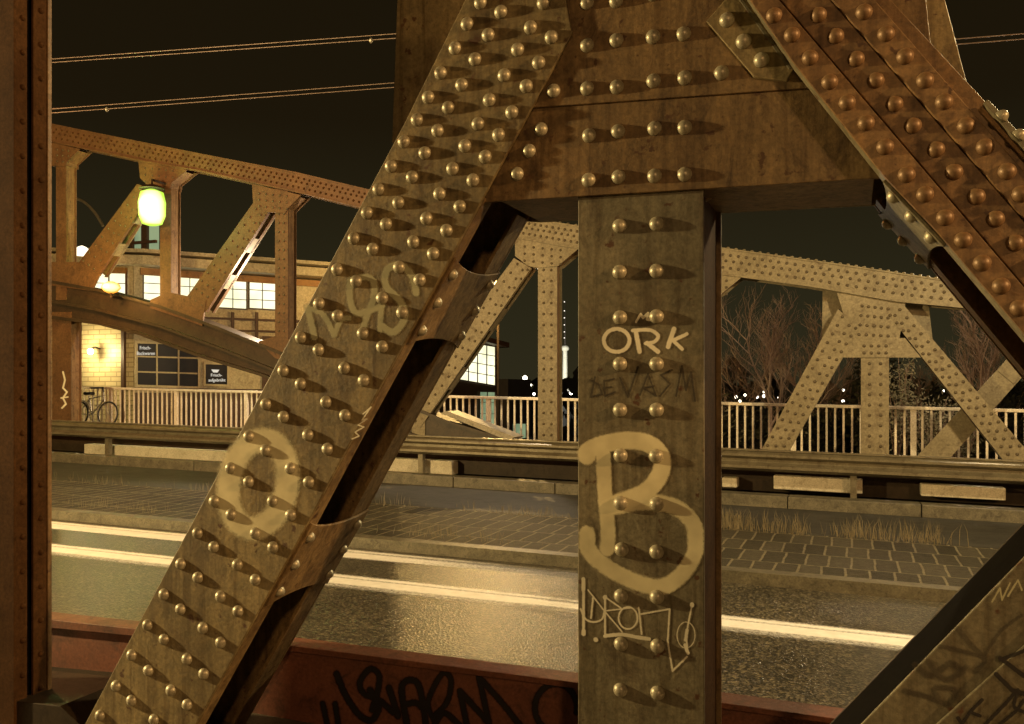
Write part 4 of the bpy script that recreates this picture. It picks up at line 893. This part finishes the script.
for i, (x, y, t, w, h, n, mat, lab, ls) in enumerate([(897, 470, 24, .55, 3.2, 1100, LEAFY, 'tall pale leaved bush right of the far upright', .055), (930, 470, 23, .9, 1.9, 1500, LEAFY, 'wide glossy leaved bush behind the railing, under the far diagonal', .05), (957, 470, 24, .8, 1.6, 900, LEAFY, 'low glossy bush behind the crossing flat brace', .05),
                                                     (873, 480, 30, .9, 3.9, 2500, EVERG, 'dark pointed conifer behind the far upright', .12), (775, 480, 30, 2.2, 2.6, 3000, EVERG, 'broad dark evergreen bush behind the railing, left of the far diagonal', .12), (840, 480, 33, 2.2, 2.8, 3000, EVERG, 'dark evergreen bush right behind the far diagonal', .12), (985, 480, 32, 2.4, 3.4, 3500, EVERG, 'dark evergreen bush at the right edge', .12), (730, 480, 36, 2.0, 2.8, 2500, EVERG, 'dark evergreen bush beside the tall graffiti post', .12)]):
    b = PT(x, y, t); leaf_shrub(b, w, h, n, mat, lab, 90 + i, ls=ls, group='bushes beyond the railing')
# far belt of trees and ground clutter: reads as one dark mass
rnd = random.Random(5); mb = MB()
for i in range(2600):
    x = rnd.uniform(-200, 1300); t = rnd.uniform(90, 160)
    p = PT(x, 0, t); top = 4.2 + 1.6 * math.sin(x * .045) + .9 * math.sin(x * .13 + 1)
    p.z = rnd.uniform(-6.5, top * rnd.uniform(.3, 1))
    a = Vector((rnd.gauss(0, 1), rnd.gauss(0, .4), rnd.gauss(0, 1))).normalized() * rnd.uniform(.7, 1.6); b = Vector((0, 1, 0)).cross(a) * .6
    mb.add([p - a, p + b, p + a, p - b], [(0, 1, 2, 3)])
o = mb.build('treeline', EVERG); tag(o, 'dark belt of distant trees along the horizon', 'trees', kind='stuff')
# distant lamps
CITY = glow('distant_lamp_glass', (1, .9, .7), 6.0)
proto = None; rnd = random.Random(11)
spots = [(525, 378, 120, .55, 'distant lamp on a tall pole between the workshop and the far truss upright'), (531, 385, 150, .3, 'small distant lamp just right of the tall pole lamp'), (519, 392, 90, .25, 'dim distant lamp below the tall pole lamp'), (534, 394, 95, .25, 'dim distant lamp beside the far upright'), (508, 383, 140, .4, 'distant lamp beside the workshop wall'), (571, 393, 120, .4, 'distant lamp at the foot of the television tower'),
         (736, 397, 85, .25, 'leftmost distant lamp right of the graffiti post'), (740, 401, 80, .2, 'distant lamp low beside the leftmost one'), (745, 395, 90, .2, 'distant lamp third from the graffiti post'), (757, 397, 85, .22, 'distant lamp in the middle of the little cluster'), (764, 396, 85, .25, 'brightest distant lamp of the little cluster'), (764, 392, 100, .2, 'highest distant lamp of the little cluster'), (779, 398, 85, .22, 'distant lamp against the far diagonal'),
         (843, 390, 85, .22, 'distant lamp right of the far diagonal'), (843, 401, 85, .22, 'lower distant lamp right of the far diagonal'), (829, 427, 60, .2, 'low lamp seen between the railing bars'), (944, 391, 90, .2, 'distant lamp behind the far diagonal at right'), (950, 388, 110, .25, 'distant lamp near the crossing flat brace'), (1003, 392, 90, .2, 'rightmost distant lamp, low above the railing')]
for i, (x, y, t, r, lab) in enumerate(spots):
    p = PT(x, y, t); loc = Vector((p.x, p.y, -6.5)); r *= .62
    o = empty('distant_lamp', loc, lab, 'lamp', 'distant lamps on the horizon')
    mb = MB(); mb.tube([loc, p - Vector((0, 0, r))], .06, 5); mb.build('pole', DARK, o)
    mb = MB(); mb.lathe(p, [(r * .2, -r), (r * .8, -r * .6), (r, 0), (r * .8, r * .6), (r * .2, r)], 10); mb.build('lamp_head', CITY, o)

# ------------------------------------------------------------------ dry grass along the setts
rnd = random.Random(3); mb = MB()
def blade(u, v, w, h):
    b = D(u, v, w); lean = Vector((rnd.gauss(0, .16), rnd.gauss(0, .1), 1)).normalized(); wd_ = Vector((.0022 + .0022 * rnd.random(), 0, 0))
    m = b + lean * h * .6; t = b + lean * h + Vector((rnd.gauss(0, .06), 0, -.02)) * h * 2
    mb.add([b - wd_, b + wd_, m + wd_ * .7, m - wd_ * .7, t], [(0, 1, 2, 3), (3, 2, 4)])
for i in range(1100):
    u = rnd.uniform(-3.2, 1.6); d = (math.sin(u * 3.1) + math.sin(u * 7.7 + 1)) * .25 + .6
    if rnd.random() > d * (1 if u < .6 else max(0, 1.6 - u)): continue
    blade(u, rnd.uniform(12.6, 13.0), .11, rnd.uniform(.08, .36))
for i in range(2500):
    u = rnd.uniform(-26, -3.2)
    if rnd.random() > .35 + .35 * math.sin(u * 2.3): continue
    blade(u, rnd.choice((rnd.uniform(12.4, 13.0), rnd.uniform(10.2, 10.6))), .11, rnd.uniform(.05, .22))
o = mb.build('grass', STRAW); tag(o, 'dry winter grass growing along the cobbled strip', 'grass', kind='stuff')

# ------------------------------------------------------------------ lights
def lamp(name, loc, energy, col, r=.12):
    l = bpy.data.lights.new(name, 'POINT'); l.energy = energy; l.color = col; l.shadow_soft_size = r
    o = bpy.data.objects.new(name, l); C.objects.link(o); o.location = loc; return o
SOD = (1.0, .66, .26); YEL = (1.0, .80, .42); ORG = (1.0, .50, .18)
lamp('lamp_or_fill_light', (-12.4, 1.1, 4.4), 7900, (1.0, .71, .30), .14)
lamp('lamp_or_fill_light', (8.5, .9, 5.6), 3100, (1.0, .58, .22), .14)
lamp('lamp_or_fill_light', (3.5, -7.0, 5.5), 900, (1.0, .58, .24), .3)  # added fill lamp behind the camera, no fixture
lamp('lamp_or_fill_light', (3.2, 9.5, 6.2), 1900, (1.0, .78, .40), .15)  # unseen lamp added over the road for the far truss and inner flanges
lamp('lamp_or_fill_light', (-14.0, 9.5, 8.5), 1150, (1.0, .38, .12), .15)  # unseen lamp added to turn the left far truss orange
lamp('lamp_or_fill_light', rl_ + Vector((0, -.25, -.1)), 2600, (1.0, .62, .20), .12)
lamp('lamp_or_fill_light', lt_ + Vector((0, -.45, 0)), 260, (.66, 1.0, .24), .3)
lamp('lamp_or_fill_light', ol + Vector((.0, -.28, .05)), 110, (1.0, .46, .10), .15)
lamp('lamp_or_fill_light', wl2 + Vector((0, -.05, 0)), 560, (1.0, .80, .40), .1)
lamp('lamp_or_fill_light', (-12.6, 17.9, 4.2), 560, (1.0, .78, .54), .12)  # added without a fixture to brighten the railing at left
lamp('lamp_or_fill_light', (-6.5, 17.9, 4.4), 360, (1.0, .78, .52), .12)  # second added railing lamp, no fixture
lamp('lamp_or_fill_light', (2.5, 17.9, 4.6), 240, (1.0, .78, .48), .12)
lamp('lamp_or_fill_light', (2.5, 22.5, 3.4), 230, (1.0, .74, .52), .15)  # added beyond the railing to brighten the trees, no fixture
lamp('lamp_or_fill_light', tb + Vector((60, -260, 60)), 5e6, (1.0, .97, .82), 5)  # floodlight for the television tower

# ------------------------------------------------------------------ camera and render settings
cam = bpy.data.cameras.new('camera'); co = bpy.data.objects.new('camera', cam); C.objects.link(co)
cam.sensor_width = 36; cam.lens = 36 * F / W; cam.shift_y = (HZ - H / 2) / W
co.location = (0, 0, CZ); co.rotation_euler = (math.radians(90), 0, TH)
cam.clip_end = 20000; cam.clip_start = .05; S.camera = co
S.view_settings.view_transform = 'Standard'; S.view_settings.look = 'None'; S.view_settings.gamma = 1; S.view_settings.exposure = 0
S.render.engine = 'CYCLES'; S.cycles.max_bounces = 5; S.cycles.use_denoising = True; S.cycles.denoising_prefilter = 'ACCURATE'; S.cycles.sample_clamp_indirect = 6
